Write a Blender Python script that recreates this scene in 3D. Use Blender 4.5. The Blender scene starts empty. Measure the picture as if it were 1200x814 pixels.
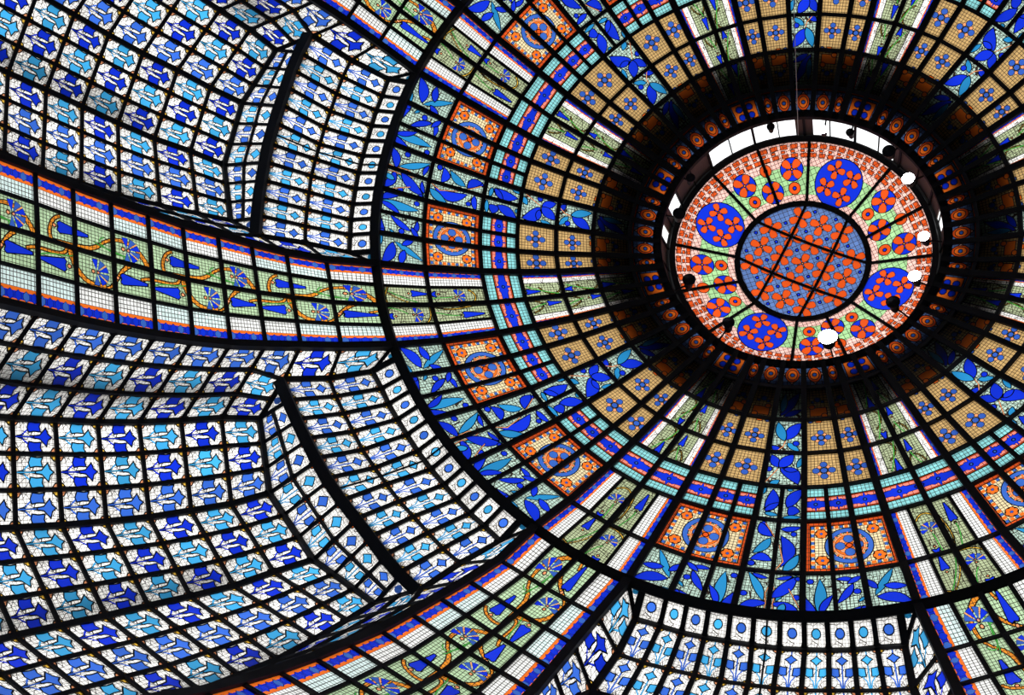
import bpy, math, random
import numpy as np
from mathutils import Vector, Matrix
from mathutils.geometry import delaunay_2d_cdt

sc = bpy.context.scene
COL = sc.collection
PI = math.pi
random.seed(4)
Z0 = 18.472            # height of the dome's base ring above the floor

# ---------------------------------------------------------------- camera
cam_d = bpy.data.cameras.new('camera')
cam = bpy.data.objects.new('camera', cam_d)
COL.objects.link(cam)
sc.camera = cam
cam_d.sensor_width = 36.0
cam_d.lens = 1520.38 / 1200 * 36.0
cam_d.clip_start = 0.05
cam_d.clip_end = 300
RC = ((0.93868097, -0.22547838, -0.26084006),
      (-0.32620517, -0.82578566, -0.46007415),
      (-0.11166121, 0.51695023, -0.8487015))      # right, down, forward (surveyed frame)
fl = lambda v: Vector((v[0], -v[1], -v[2]))
right, down, fwd = fl(RC[0]), fl(RC[1]), fl(RC[2])
m = Matrix((( right.x, -down.x, -fwd.x, 0), (right.y, -down.y, -fwd.y, 0), (right.z, -down.z, -fwd.z, 0), (0, 0, 0, 1)))
m.translation = Vector((-2.7204, 11.8233, Z0 - 16.8721))
cam.matrix_world = m

# ---------------------------------------------------------------- light
SKY = 1.65
world = bpy.data.worlds.new('overcast_sky')
sc.world = world
world.use_nodes = True
wn = world.node_tree
wn.nodes['Background'].inputs[0].default_value = (0.97, 0.98, 1.0, 1)
wn.nodes['Background'].inputs[1].default_value = SKY
sc.view_settings.view_transform = 'Standard'
sc.view_settings.look = 'None'
sc.view_settings.exposure = 0.0
sc.view_settings.gamma = 1.0
sc.view_settings.use_curve_mapping = False
sc.cycles.max_bounces = 4
sc.cycles.diffuse_bounces = 3
sc.cycles.transmission_bounces = 4
sc.cycles.caustics_reflective = False
sc.cycles.caustics_refractive = False
sc.cycles.sample_clamp_indirect = 3.0
sc.cycles.use_denoising = True

# ---------------------------------------------------------------- surveyed shape
SX, SY = 0.9697, 1.0303     # the plan is a slight oval
CORR = np.array([[float(v) / 100 for v in r.split(',')] for r in (
'-679,0,0,-3,2;-675,81,0,0,-2;-678,40,0,0,-2;-678,-40,0,-1,-1;-675,-81,0,-3,0;-607,73,-48,0,-1;-610,36,-48,1,4;-611,0,-48,-1,2;-610,-36,-48,0,-2;'
'-607,-73,-48,0,0;-522,62,-96,-3,2;-526,0,-96,0,0;-522,-62,-96,-1,-2;-464,56,-125,-4,2;-467,0,-125,-1,1;-464,-56,-125,0,-1;-665,143,0,-2,0;-599,129,-48,2,3;'
'-515,111,-96,1,3;-458,99,-125,-1,0;-656,187,0,2,-2;-590,169,-48,1,2;-508,145,-96,1,-1;-451,129,-125,-2,-2;-643,232,0,1,-1;-579,208,-48,0,-3;-498,179,-96,1,3;'
'-442,159,-125,1,-2;-627,276,0,1,0;-564,248,-48,0,0;-486,214,-96,1,0;-432,190,-125,-3,-5;-609,319,0,4,-1;-548,287,-48,1,2;-471,247,-96,1,-1;-419,220,-125,-2,-1;'
'-588,360,0,2,0;-529,324,-48,1,2;-455,279,-96,-1,0;-405,248,-125,0,0;-566,398,0,2,0;-509,359,-48,3,3;-438,308,-96,-3,4;-389,274,-125,-5,-3;-365,309,-125,-4,0;'
'-338,238,-151,-2,5;-317,269,-151,-1,2;-270,229,-172,2,0;-288,203,-172,1,1;-364,191,-151,0,-1;-310,162,-172,-2,-3;-531,450,0,-2,-2;-478,405,-48,4,0;'
'-411,348,-96,2,1;-432,459,-48,6,0;-372,395,-96,3,3;-455,433,-48,4,-1;-330,351,-125,-5,3;-287,305,-151,0,-3;-244,260,-172,-1,-4;-253,337,-151,0,-1;'
'-215,287,-172,0,1;-480,510,0,3,2;-423,564,0,5,-6;-453,537,0,2,2;-506,481,0,6,6;-407,484,-48,4,-4;-381,507,-48,2,-2;-328,437,-96,2,0;-337,541,-48,2,-4;'
'-305,562,-48,6,-2;-290,466,-96,2,4;-262,484,-96,0,0;-233,501,-96,0,-4;-201,516,-96,2,-6;-169,529,-96,-1,-10;-207,445,-125,-1,-3;-179,458,-125,-2,-2;'
'-150,470,-125,1,-1;-121,479,-125,-6,3;-93,486,-125,-3,-4;-52,493,-125,0,-6;-258,414,-125,-2,0;-291,388,-125,-4,1;-224,360,-151,0,4;-180,387,-151,-1,-1;'
'-130,408,-151,0,-2;-81,423,-151,0,-2;-45,429,-151,-3,-2;0,431,-151,0,1;45,429,-151,0,1;81,423,-151,0,-4;130,408,-151,0,-1;-69,360,-172,-3,2;-39,365,-172,-2,8;'
'0,367,-172,-3,1;39,365,-172,1,1;69,360,-172,-1,2;111,348,-172,-2,1;180,387,-151,0,-2;224,360,-151,1,-2;253,337,-151,-1,-2;287,305,-151,3,0;317,269,-151,1,0;'
'153,329,-172,0,-2;191,306,-172,3,-1;215,287,-172,0,-2;244,260,-172,0,1;270,229,-172,-1,3;338,238,-151,4,-2;364,191,-151,2,-1;384,139,-151,3,-1;'
'398,86,-151,0,-1;288,203,-172,3,3;310,162,-172,2,3;327,118,-172,-1,1;389,274,-125,4,-4;419,220,-125,4,-3;442,159,-125,-3,-1;-278,60,-196,-2,2;'
'-269,97,-196,-3,-1;-255,134,-196,-5,-4;-237,167,-196,-4,-3;-222,188,-196,0,0;-282,34,-196,0,0;-339,73,-172,1,-2;-327,118,-172,0,-6;-384,139,-151,-1,0;'
'-398,86,-151,0,0;-403,48,-151,-1,0;-406,0,-151,1,2;-343,41,-172,0,-3;-346,0,-172,2,0;-458,-99,-125,1,-2;-442,-159,-125,-1,0;-419,-220,-125,3,-3;'
'-403,-48,-151,1,-1;-398,-86,-151,0,-3;-384,-139,-151,-1,0;-364,-191,-151,1,-3;-338,-238,-151,0,-3;-343,-41,-172,3,-6;-339,-73,-172,3,-5;-327,-118,-172,0,0;'
'-310,-162,-172,3,-6;-288,-203,-172,-3,-4;-282,-34,-196,1,-7;-278,-60,-196,1,0;-269,-97,-196,1,3;-389,-274,-125,2,-4;-365,-309,-125,-2,-3;-330,-351,-125,-2,-2;'
'-291,-388,-125,0,-1;-258,-414,-125,2,1;-317,-269,-151,-1,-3;-287,-305,-151,-2,-1;-253,-337,-151,-1,-1;-224,-360,-151,-1,-1;-270,-229,-172,0,-4;'
'-244,-260,-172,-1,-2;-215,-287,-172,-4,0;-191,-306,-172,-2,1;-207,-445,-125,2,0;-150,-470,-125,0,0;-93,-486,-125,1,3;-52,-493,-125,0,3;-180,-387,-151,1,1;'
'-130,-408,-151,1,2;-81,-423,-151,1,0;-45,-429,-151,3,1;-153,-329,-172,0,0;-111,-348,-172,1,0;-69,-360,-172,1,1;-39,-365,-172,4,0;0,-367,-172,4,2;'
'-126,-271,-196,-1,3;-91,-286,-196,4,3;0,-496,-125,2,5;52,-493,-125,0,5;93,-486,-125,2,5;150,-470,-125,2,0;0,-431,-151,3,2;45,-429,-151,3,3;81,-423,-151,2,2;'
'130,-408,-151,1,1;180,-387,-151,-4,-1;39,-365,-172,4,3;69,-360,-172,2,2;111,-348,-172,3,5;153,-329,-172,0,-1;191,-306,-172,0,2;215,-287,-172,-1,1;'
'-381,-507,-48,-3,0;-337,-541,-48,-5,-2;-305,-562,-48,-3,-4;-270,-582,-48,-2,-3;-234,-600,-48,-2,-2;-328,-437,-96,-2,-1;-290,-466,-96,-2,1;-262,-484,-96,0,1;'
'-233,-501,-96,1,-1;-201,-516,-96,-2,0;-375,-601,0,-2,-3;-339,-625,0,-3,-5;-218,-683,0,-3,-5;-176,-696,0,-4,-4;-135,-707,0,-2,-1;-76,-717,0,-4,0;'
'-196,-615,-48,-4,-3;-159,-627,-48,-2,-1;-121,-636,-48,-1,-2;-68,-645,-48,-1,-1;-34,-648,-48,-1,2;-169,-529,-96,-2,-1;-136,-539,-96,0,0;-105,-547,-96,1,2;'
'-59,-555,-96,-1,0;0,-558,-96,-2,3;59,-555,-96,1,-1;0,-649,-48,-1,1;34,-648,-48,-2,1;68,-645,-48,-4,1;-531,-450,0,-1,1;-506,-481,0,-3,1;-480,-510,0,-2,-3;'
'-453,-537,0,-2,-2;-423,-564,0,-3,-6;-478,-405,-48,-1,-5;-455,-433,-48,-1,-2;-432,-459,-48,0,-1;-407,-484,-48,0,0;-372,-395,-96,-6,-6;-566,-398,0,4,-1;'
'-588,-360,0,6,-1;-609,-319,0,6,1;-509,-359,-48,1,-1;-529,-324,-48,2,-1;-548,-287,-48,0,0;-564,-248,-48,0,-1;-438,-308,-96,-2,-4;-455,-279,-96,-2,-2;'
'-665,-143,0,1,3;-656,-187,0,1,1;-643,-232,0,3,3;-627,-276,0,3,5;-599,-129,-48,0,1;-590,-169,-48,-2,0;-579,-208,-48,0,2;-515,-111,-96,3,-2;-508,-145,-96,3,-1;'
'-498,-179,-96,3,0;-486,-214,-96,3,-4;-878,-191,95,-1,7;-748,525,95,4,6;-748,-525,95,-7,4;-878,191,95,4,6;-874,-313,95,-7,5;-827,-435,95,-2,4;'
'-874,313,95,3,2;-827,435,95,3,-1;-917,-192,137,-3,2;-776,553,137,1,-4;-916,-331,137,-5,-2;-868,-454,137,-5,1;-916,331,137,3,-1;-868,454,137,7,0;'
'-959,-199,180,-5,1;-811,579,180,3,-4;-957,-345,180,-5,0;-906,-475,180,-6,2;-957,345,180,3,-1;-906,475,180,8,-1;-1003,-207,225,0,0;-997,-361,225,-4,4;'
'-945,-493,225,-12,5;-997,361,225,2,-2;-945,493,225,9,0;-1042,-216,272,0,0;-1033,-375,272,-8,7;-980,-511,272,-11,7;-1033,375,272,4,-1;-980,511,272,8,-1;'
'-1077,-222,320,0,0;-1068,-387,320,-8,6;-1013,-529,320,-11,6;-1068,387,320,5,0;-1013,529,320,8,0;-1109,-231,370,0,0;-1104,-399,370,-6,9;-1046,-547,370,-10,9;'
'-1104,399,370,7,-5;-716,-116,3,-1,4;-584,-456,3,2,3;-584,456,3,2,6;-716,116,3,0,9;-707,-152,3,0,1;-601,-424,3,2,-1;-601,424,3,1,0;-707,152,3,0,4;'
'-701,-183,3,1,2;-618,-398,3,-1,-3;-618,398,3,1,-3;-701,183,3,0,3;-693,-214,3,-1,1;-632,-369,3,-1,-4;-632,369,3,2,-4;-693,214,3,0,3;-683,-244,3,-3,3;'
'-645,-341,3,-1,-3;-645,341,3,2,-4;-683,244,3,2,3;-672,-276,3,-2,2;-659,-310,3,0,-6;-659,310,3,1,-3;-672,276,3,3,5;-774,-132,48,0,2;-635,-488,48,-4,-1;'
'-635,488,48,6,0;-774,132,48,0,4;-767,-167,48,-3,4;-654,-458,48,-3,2;-654,458,48,3,-2;-767,167,48,1,1;-759,-201,48,-5,6;-670,-428,48,-3,2;-670,428,48,1,-10;'
'-759,201,48,-1,-3;-749,-236,48,-7,6;-687,-396,48,-1,0;-687,396,48,2,-12;-749,236,48,-2,-2;-740,-269,48,-7,5;-703,-366,48,-3,0;-703,366,48,2,-14;'
'-740,269,48,-2,-5;-728,-303,48,-4,1;-716,-333,48,0,-7;-716,333,48,1,-14;-728,303,48,-2,-3;-831,-139,96,4,11;-680,-527,96,-11,7;-680,527,96,6,3;'
'-831,139,96,-4,4;-823,-179,96,6,3;-701,-492,96,-2,-1;-701,492,96,-3,-3;-823,179,96,-3,-2;-815,-214,96,6,4;-719,-461,96,-2,2;-719,461,96,-5,-1;'
'-815,214,96,-3,-3;-804,-249,96,3,3;-734,-428,96,-1,1;-734,428,96,-4,0;-804,249,96,-1,-1;-793,-284,96,1,-1;-750,-395,96,1,2;-750,395,96,-3,-1;'
'-793,284,96,-1,-4;-782,-321,96,1,1;-766,-361,96,0,2;-766,361,96,-2,-2;-782,321,96,-2,-3;-836,-180,96,5,5;-711,-501,96,-9,-5;-711,501,96,-1,4;'
'-836,180,96,8,4;-807,-290,96,0,-1;-764,-401,96,2,-2;-764,401,96,4,-1;-807,290,96,-4,4;-745,0,48,-1,6;-526,-559,48,-4,-2;-526,559,48,2,-1;0,-791,48,-3,-5;'
'-745,-83,48,0,-1;-471,-618,48,0,2;-582,501,48,12,0;-745,83,48,3,6;-582,-501,48,3,0;-78,-791,48,-5,-2;-794,0,95,0,6;-562,-597,95,-6,-1;-794,-88,95,-3,-3;'
'-503,-659,95,-2,-2;-620,534,95,12,-5;-794,88,95,4,4;-620,-534,95,2,1;-835,0,137,3,6;-591,-628,137,-6,0;-835,-95,137,1,-1;-528,-695,137,-8,-2;'
'-835,95,137,5,6;-654,-561,137,3,0;-873,0,180,2,6;-617,-656,180,-6,-3;-873,-101,180,2,-2;-873,101,180,5,1;-684,-584,180,1,-3;-909,0,225,5,3;-643,-683,225,-5,-6;'
'-909,-105,225,0,2;-909,105,225,6,3;-713,-609,225,-1,-3;-942,0,272,1,7;-942,-110,272,-3,0;-942,110,272,6,2;-739,-630,272,-3,-6;-974,0,320,1,8;'
'-974,-113,320,-2,2;-974,113,320,4,4;-764,-652,320,-4,-6;-1005,0,370,1,10;-1005,-118,370,-1,1;-1005,118,370,6,2;-789,-672,370,-5,-6;-1033,0,420,3,7;'
'-1033,-122,420,-1,5;-1033,122,420,2,5;-811,-690,420,-8,-8'
).split(';')])
CX_, CD_ = CORR[:, :3], CORR[:, 3:]

def node(az, rho, t, z):
    """point at distance rho along azimuth az, t sideways, z below the base ring -> world"""
    A = math.radians(180 + az)
    x = (rho * math.cos(A) - t * math.sin(A)) * SX
    y = (rho * math.sin(A) + t * math.cos(A)) * SY
    w = np.exp(-((CX_ - np.array((x, y, z))) ** 2).sum(1) / (2 * 0.45 ** 2))
    d = (w[:, None] * CD_).sum(0) / (w.sum() + 0.3)
    return Vector((x + d[0], -(y + d[1]), Z0 - z))

RR = [7.0, 6.2995, 5.4205, 4.8167, 4.1860, 3.5631, 2.9301, 2.40]
RZ = [0.0, -.4755, -.9617, -1.2476, -1.5147, -1.7171, -1.9577, -2.12]
AB1, AB2, AN, ANH, AL = 3.162, 6.425, 11.471, 15.051, 18.733
def dome(ring, az):
    return node(az, RR[ring], 0, RZ[ring])

ZS = [0, .485, .95, 1.37, 1.80, 2.25, 2.72, 3.2, 3.70, 4.2, 4.7]
RS = [7.0, 7.678, 8.19, 8.615, 9.0, 9.378, 9.711, 10.048, 10.366, 10.649, 10.931]
WS = [0.783, 0.804, 0.855, 0.919, 0.978, 1.015, 1.064, 1.101, 1.142, 1.183, 1.213]
VV1 = {2: (9.076, 1.753), 3: (9.449, 1.895), 4: (9.876, 1.996), 5: (10.33, 2.102), 6: (10.724, 2.177), 7: (11.088, 2.262), 8: (11.424, 2.307), 9: (11.75, 2.37), 10: (12.06, 2.43)}
VV2 = {2: (9.493, .642), 3: (9.952, .644), 4: (10.4, .687), 5: (10.838, .692), 6: (11.234, .714), 7: (11.614, .745), 8: (11.995, .779), 9: (12.34, .81), 10: (12.68, .84)}
Q1 = [(7.253, 1.785), (7.306, 1.428), (7.361, 1.129), (7.392, .817), (7.413, .507), (7.431, .181)]
Q2 = [(7.86, 1.871), (7.934, 1.528), (7.978, 1.193), (8.016, .845), (8.055, .507), (8.061, .159)]
AR = [(8.436, 2.037), (8.509, 1.644), (8.558, 1.293), (8.587, .94), (8.615, .581), (8.64, .211)]
SMAX = 12
for _s in (11, 12):         # the shell carries on in the same curve beyond the last surveyed bar
    ZS.append(2 * ZS[-1] - ZS[-2] + .03); RS.append(2 * RS[-1] - RS[-2] - .01); WS.append(2 * WS[-1] - WS[-2])
    for T_ in (VV1, VV2): T_[_s] = (2 * T_[_s - 1][0] - T_[_s - 2][0] - .01, 2 * T_[_s - 1][1] - T_[_s - 2][1])

def inward(p):
    """rough direction from the shell into the hall"""
    return (Vector((0, 0, p.z - 6)) - p).normalized()

# ---------------------------------------------------------------- materials
MATS = {}
def glass(name, col, grid=0.0, crack=0.0, line=0.0085, vary=0.12):
    """cathedral glass lit from outside; grid = tessera size in metres, crack = size of irregular pieces"""
    if name in MATS: return MATS[name]
    mt = bpy.data.materials.new(name); MATS[name] = mt
    mt.use_nodes = True
    nt = mt.node_tree; nt.nodes.clear()
    N, K = nt.nodes.new, nt.links.new
    def math_(op, a, b=None, c=None):
        n = N('ShaderNodeMath'); n.operation = op
        for i, v in enumerate((a, b, c)):
            if v is None: continue
            if hasattr(v, 'links'): K(v, n.inputs[i])
            else: n.inputs[i].default_value = v
        return n.outputs[0]
    out = N('ShaderNodeOutputMaterial')
    tr = N('ShaderNodeBsdfTranslucent')
    gl = N('ShaderNodeBsdfGlossy'); gl.inputs['Roughness'].default_value = 0.25
    gl.inputs['Color'].default_value = (1, 1, 1, 1)
    fr = N('ShaderNodeFresnel'); fr.inputs['IOR'].default_value = 1.35
    mx = N('ShaderNodeMixShader')
    K(fr.outputs[0], mx.inputs[0]); K(tr.outputs[0], mx.inputs[1]); K(gl.outputs[0], mx.inputs[2])
    K(mx.outputs[0], out.inputs[0])
    uv = N('ShaderNodeTexCoord')
    oi = N('ShaderNodeObjectInfo')
    rnd = math_('MULTIPLY_ADD', oi.outputs['Random'], vary * 1.3, 1 - vary * .65)
    fac = None; tone = None
    if grid or crack:
        sp = N('ShaderNodeSeparateXYZ'); K(uv.outputs['UV'], sp.inputs[0])
        g = grid or 0.045
        a = []; fls = []
        for k in (0, 1):
            q = math_('MULTIPLY', sp.outputs[k], 1 / g)
            fls.append(math_('FLOOR', q))
            d = math_('ABSOLUTE', math_('SUBTRACT', math_('FRACT', q), 0.5))
            a.append(math_('GREATER_THAN', d, 0.5 - (line if grid else line * .75) / (2 * g)))
        fac = math_('MAXIMUM', a[0], a[1])
        cb = N('ShaderNodeCombineXYZ'); K(fls[0], cb.inputs[0]); K(fls[1], cb.inputs[1]); K(oi.outputs['Random'], cb.inputs[2])
        wn_ = N('ShaderNodeTexWhiteNoise'); wn_.noise_dimensions = '3D'; K(cb.outputs[0], wn_.inputs['Vector'])
        tone = math_('MULTIPLY_ADD', wn_.outputs['Value'], 0.22, 0.86)
        if crack:
            vo = N('ShaderNodeTexVoronoi'); vo.feature = 'DISTANCE_TO_EDGE'; vo.inputs['Scale'].default_value = 1 / crack
            K(uv.outputs['UV'], vo.inputs['Vector'])
            fac = math_('MAXIMUM', fac, math_('LESS_THAN', vo.outputs['Distance'], 0.45 * line / crack))
    rgb = N('ShaderNodeMixRGB'); rgb.blend_type = 'MULTIPLY'; rgb.inputs[0].default_value = 1
    rgb.inputs[1].default_value = (*col, 1)
    val = rnd if tone is None else math_('MULTIPLY', rnd, tone)
    cc = N('ShaderNodeCombineXYZ')
    for k in range(3): K(val, cc.inputs[k])
    K(cc.outputs[0], rgb.inputs[2])
    last = rgb.outputs[0]
    if fac is not None:
        lm = N('ShaderNodeMixRGB'); K(fac, lm.inputs[0]); K(last, lm.inputs[1]); lm.inputs[2].default_value = (.03, .02, .015, 1)
        last = lm.outputs[0]
    K(last, tr.inputs['Color'])
    return mt

def plain(name, col, rough=.6, metal=0.0, emit=None):
    mt = bpy.data.materials.new(name); mt.use_nodes = True
    b = mt.node_tree.nodes['Principled BSDF']
    b.inputs['Base Color'].default_value = (*col, 1); b.inputs['Roughness'].default_value = rough; b.inputs['Metallic'].default_value = metal
    nz = mt.node_tree.nodes.new('ShaderNodeTexNoise'); nz.inputs['Scale'].default_value = 6
    rp = mt.node_tree.nodes.new('ShaderNodeMapRange'); rp.inputs[3].default_value = rough * .8; rp.inputs[4].default_value = min(1, rough * 1.2)
    mt.node_tree.links.new(nz.outputs[0], rp.inputs[0]); mt.node_tree.links.new(rp.outputs[0], b.inputs['Roughness'])
    if emit:
        b.inputs['Emission Color'].default_value = (*emit[:3], 1); b.inputs['Emission Strength'].default_value = emit[3]
    MATS[name] = mt
    return mt

iron = plain('black_iron', (.012, .011, .012), .75)
lead = plain('lead_came', (.006, .005, .005), .8)
steel = plain('dull_steel', (.10, .10, .11), .5, .6)
GW = glass('white_glass', (.94, .91, .85), crack=.12, line=.0055, vary=.34)          # vault cells
GG = glass('clear_white_tesserae', (.80, .80, .76), grid=.05)
GAQ = glass('aqua_white_tesserae', (.66, .80, .76), grid=.05)
GM = glass('mint_tesserae', (.42, .58, .34), grid=.052)
GL = glass('leaf_ground_glass', (.42, .57, .47), grid=.052, crack=.13)
GO = glass('olive_green_glass', (.38, .44, .25), grid=.05, crack=.22)
GY = glass('amber_tesserae', (.50, .315, .12), grid=.055)
GC = glass('cream_glass', (.74, .60, .34), grid=.052)
GCY = glass('pale_cyan_tesserae', (.22, .56, .56), grid=.06)
GP = glass('salmon_glass', (.86, .22, .16), grid=.09)
GPK = glass('pale_pink_tesserae', (.86, .50, .42), grid=.07)
GB = glass('cobalt_glass', (.006, .026, .50), vary=.2)
GBL = glass('mid_blue_glass', (.028, .085, .36), vary=.2)
GVM = glass('bright_mid_blue_glass', (.035, .125, .55), vary=.25)
GVL = glass('bright_sky_blue_glass', (.045, .33, .62), vary=.35)
GMB = glass('medallion_blue_glass', (.035, .11, .42), vary=.1)
GLB = glass('sky_blue_glass', (.018, .20, .42), vary=.2)
GBD = glass('slate_blue_glass', (.09, .16, .36), grid=.085)
GR = glass('red_orange_glass', (.60, .07, .010), vary=.15)
GOR = glass('orange_glass', (.74, .14, .015), vary=.15)
GRT = glass('orange_red_tesserae', (.62, .075, .012), grid=.075)
GOB = glass('amber_scroll_glass', (.72, .24, .02), grid=.06)
GYE = glass('yellow_scroll_glass', (.78, .46, .05), grid=.06)
GGR = glass('stem_green_glass', (.06, .34, .05))
GPE = glass('peach_glass', (.70, .27, .12))
GGN = glass('pale_green_tesserae', (.34, .58, .26), grid=.09)
MLIST = [lead] + [m for k, m in MATS.items() if m not in (iron, lead, steel)]
MI = {m.name: i for i, m in enumerate(MLIST)}

# ---------------------------------------------------------------- glass templates
def circle(cx, cy, r, n=12, ry=None, a0=0.0):
    return [(cx + r * math.cos(a0 + 2 * PI * i / n), cy + (ry or r) * math.sin(a0 + 2 * PI * i / n)) for i in range(n)]
def rect(x0, y0, x1, y1):
    return [(x0, y0), (x1, y0), (x1, y1), (x0, y1)]
def leaf(x0, y0, x1, y1, w, bend=0.0, n=7, tip=1.0):
    """pointed leaf from base to tip, half width w, centre line bowed sideways by bend"""
    dx, dy = x1 - x0, y1 - y0; L = math.hypot(dx, dy); ux, uy = dx / L, dy / L
    top, bot = [], []
    for i in range(n + 1):
        t = i / n
        b = bend * 4 * t * (1 - t)
        h = w * (math.sin(PI * t) ** .75) * (1.15 - .3 * t * tip)
        px, py = x0 + dx * t - uy * b, y0 + dy * t + ux * b
        top.append((px - uy * h, py + ux * h)); bot.append((px + uy * h, py - ux * h))
    return top[:-1] + bot[:0:-1]
def stroke(pts, w, w1=None):
    w1 = w if w1 is None else w1
    a, b = [], []
    n = len(pts)
    for i, (x, y) in enumerate(pts):
        p, q = pts[max(i - 1, 0)], pts[min(i + 1, n - 1)]
        dx, dy = q[0] - p[0], q[1] - p[1]; L = math.hypot(dx, dy) or 1
        h = (w + (w1 - w) * i / (n - 1)) / 2
        a.append((x - dy / L * h, y + dx / L * h)); b.append((x + dy / L * h, y - dx / L * h))
    return a + b[::-1]
def bez(p0, p1, p2, p3, n=8):
    r = []
    for i in range(n + 1):
        t = i / n; s = 1 - t
        r.append(tuple(s ** 3 * p0[k] + 3 * s * s * t * p1[k] + 3 * s * t * t * p2[k] + t ** 3 * p3[k] for k in (0, 1)))
    return r
def area(p):
    return sum(p[i][0] * p[(i + 1) % len(p)][1] - p[(i + 1) % len(p)][0] * p[i][1] for i in range(len(p))) / 2
def inset(p, d):
    if area(p) < 0: p = p[::-1]
    n = len(p); r = []
    for i in range(n):
        a, b, c = p[i - 1], p[i], p[(i + 1) % n]
        e1 = (b[0] - a[0], b[1] - a[1]); e2 = (c[0] - b[0], c[1] - b[1])
        l1 = math.hypot(*e1) or 1e-9; l2 = math.hypot(*e2) or 1e-9
        n1 = (-e1[1] / l1, e1[0] / l1); n2 = (-e2[1] / l2, e2[0] / l2)
        k = 1 + n1[0] * n2[0] + n1[1] * n2[1]; k = max(k, .5)
        r.append((b[0] + d * (n1[0] + n2[0]) / k, b[1] + d * (n1[1] + n2[1]) / k))
    return r

LEADW = 0.016
class Tpl:
    """a design drawn in metres over one or more panes; cut into triangles per pane and per layer"""
    def __init__(s, widths, H, base):
        s.w = list(widths); s.H = H; s.x = [0]
        for w in s.w: s.x.append(s.x[-1] + w)
        s.W = s.x[-1]; s.base = base if isinstance(base, list) else [base] * len(s.w)
        s.tags = {}
        s.shapes = []      # (polygon, material, layer)  layer 0 = pane, 1 = motif
    tag = None             # name of the separate piece that the next shapes belong to
    def piece(s, name):
        s.npc = getattr(s, 'npc', 0) + 1; s.tag = (name, s.npc)
    def add(s, poly, mat, layer=1, line=True, lw=None):
        lw = LEADW if lw is None else lw
        if line:
            s.shapes.append((poly, lead, layer)); s.tags[len(s.shapes) - 1] = s.tag
            poly = inset(poly, lw)
        s.shapes.append((poly, mat, layer)); s.tags[len(s.shapes) - 1] = s.tag
        return s
    def mirror(s, poly): return [(s.W - x, y) for x, y in poly]
    def build(s):
        eps = 1e-5
        verts, edges = [], []
        def loop(p):
            b = len(verts); verts.extend(Vector(q) for q in p)
            edges.extend((b + i, b + (i + 1) % len(p)) for i in range(len(p)))
        for i in range(len(s.w)): loop(rect(s.x[i], 0, s.x[i + 1], s.H))
        for p, mt, ly in s.shapes: loop(p)
        V, E_, F_, *_ = delaunay_2d_cdt(verts, edges, [], 0, 1e-6)
        V = np.array([(v[0], v[1]) for v in V]); F_ = np.array([f for f in F_ if len(f) == 3])
        C = V[F_].mean(1)
        idx = np.full(len(F_), -1)
        for k, (p, mt, ly) in enumerate(s.shapes):
            P = np.array(p); x, y = C[:, 0], C[:, 1]
            ins = np.zeros(len(C), bool)
            x0, y0 = P[:, 0], P[:, 1]; x1, y1 = np.roll(x0, -1), np.roll(y0, -1)
            for a in range(len(P)):
                c = ((y0[a] > y) != (y1[a] > y))
                if not c.any(): continue
                xi = x0[a] + (y - y0[a]) / ((y1[a] - y0[a]) or 1e-12) * (x1[a] - x0[a])
                ins ^= c & (x < xi)
            idx[ins] = k
        out = []
        for i in range(len(s.w)):
            inp = (C[:, 0] > s.x[i] - eps) & (C[:, 0] < s.x[i + 1] + eps) & (C[:, 1] > -eps) & (C[:, 1] < s.H + eps)
            parts = []
            groups = {'base': []}
            for f in np.nonzero(inp)[0]:
                if idx[f] < 0 or s.shapes[idx[f]][2] == 0: groups['base'].append(f)
                else: groups.setdefault(s.tags.get(idx[f]), []).append(f)
            for key, sel in groups.items():
                if not sel: parts.append(None); continue
                tri = F_[sel]; used, inv = np.unique(tri, return_inverse=True); inv = inv.reshape(-1, 3)
                uvm = V[used]
                mats = [MI[(s.base[i] if idx[f] < 0 else s.shapes[idx[f]][1]).name] for f in sel]
                st = np.stack([(uvm[:, 0] - s.x[i]) / s.w[i], uvm[:, 1] / s.H], 1)
                parts.append((uvm, st, inv, mats) if key == 'base' else (key[0] if key else None, (uvm, st, inv, mats)))
            out.append((parts[0], parts[1:]))
        return out

def mesh_from(name, part, c, lift):
    """map a template part onto the four corners c = (inner-left, inner-right, outer-left, outer-right)"""
    uvm, st, tri, mats = part
    a, b, d, e = (np.array(q) for q in c)
    s_, t_ = st[:, :1], st[:, 1:]
    P = (a * (1 - s_) + b * s_) * (1 - t_) + (d * (1 - s_) + e * s_) * t_
    nrm = np.cross((b + e - a - d), (d + e - a - b)); L = np.linalg.norm(nrm); nrm = nrm / (L or 1)
    cen = (a + b + d + e) / 4
    if np.dot(nrm, np.array(inward(Vector(cen)))) < 0: nrm = -nrm; tri = tri[:, ::-1]
    P = P + nrm * lift
    me = bpy.data.meshes.new(name)
    nv, nt_ = len(P), len(tri)
    me.vertices.add(nv); me.vertices.foreach_set('co', (P - cen).astype(np.float32).ravel())
    me.loops.add(nt_ * 3); me.loops.foreach_set('vertex_index', tri.astype(np.int32).ravel())
    me.polygons.add(nt_); me.polygons.foreach_set('loop_start', np.arange(0, nt_ * 3, 3, dtype=np.int32))
    used = sorted(set(mats)); rm = {k: i for i, k in enumerate(used)}
    for k in used: me.materials.append(MLIST[k])
    me.polygons.foreach_set('material_index', np.array([rm[k] for k in mats], dtype=np.int32))
    ul = me.uv_layers.new(name='uv'); ul.data.foreach_set('uv', uvm[tri].astype(np.float32).ravel())
    me.update(calc_edges=True)
    return me, cen

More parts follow.
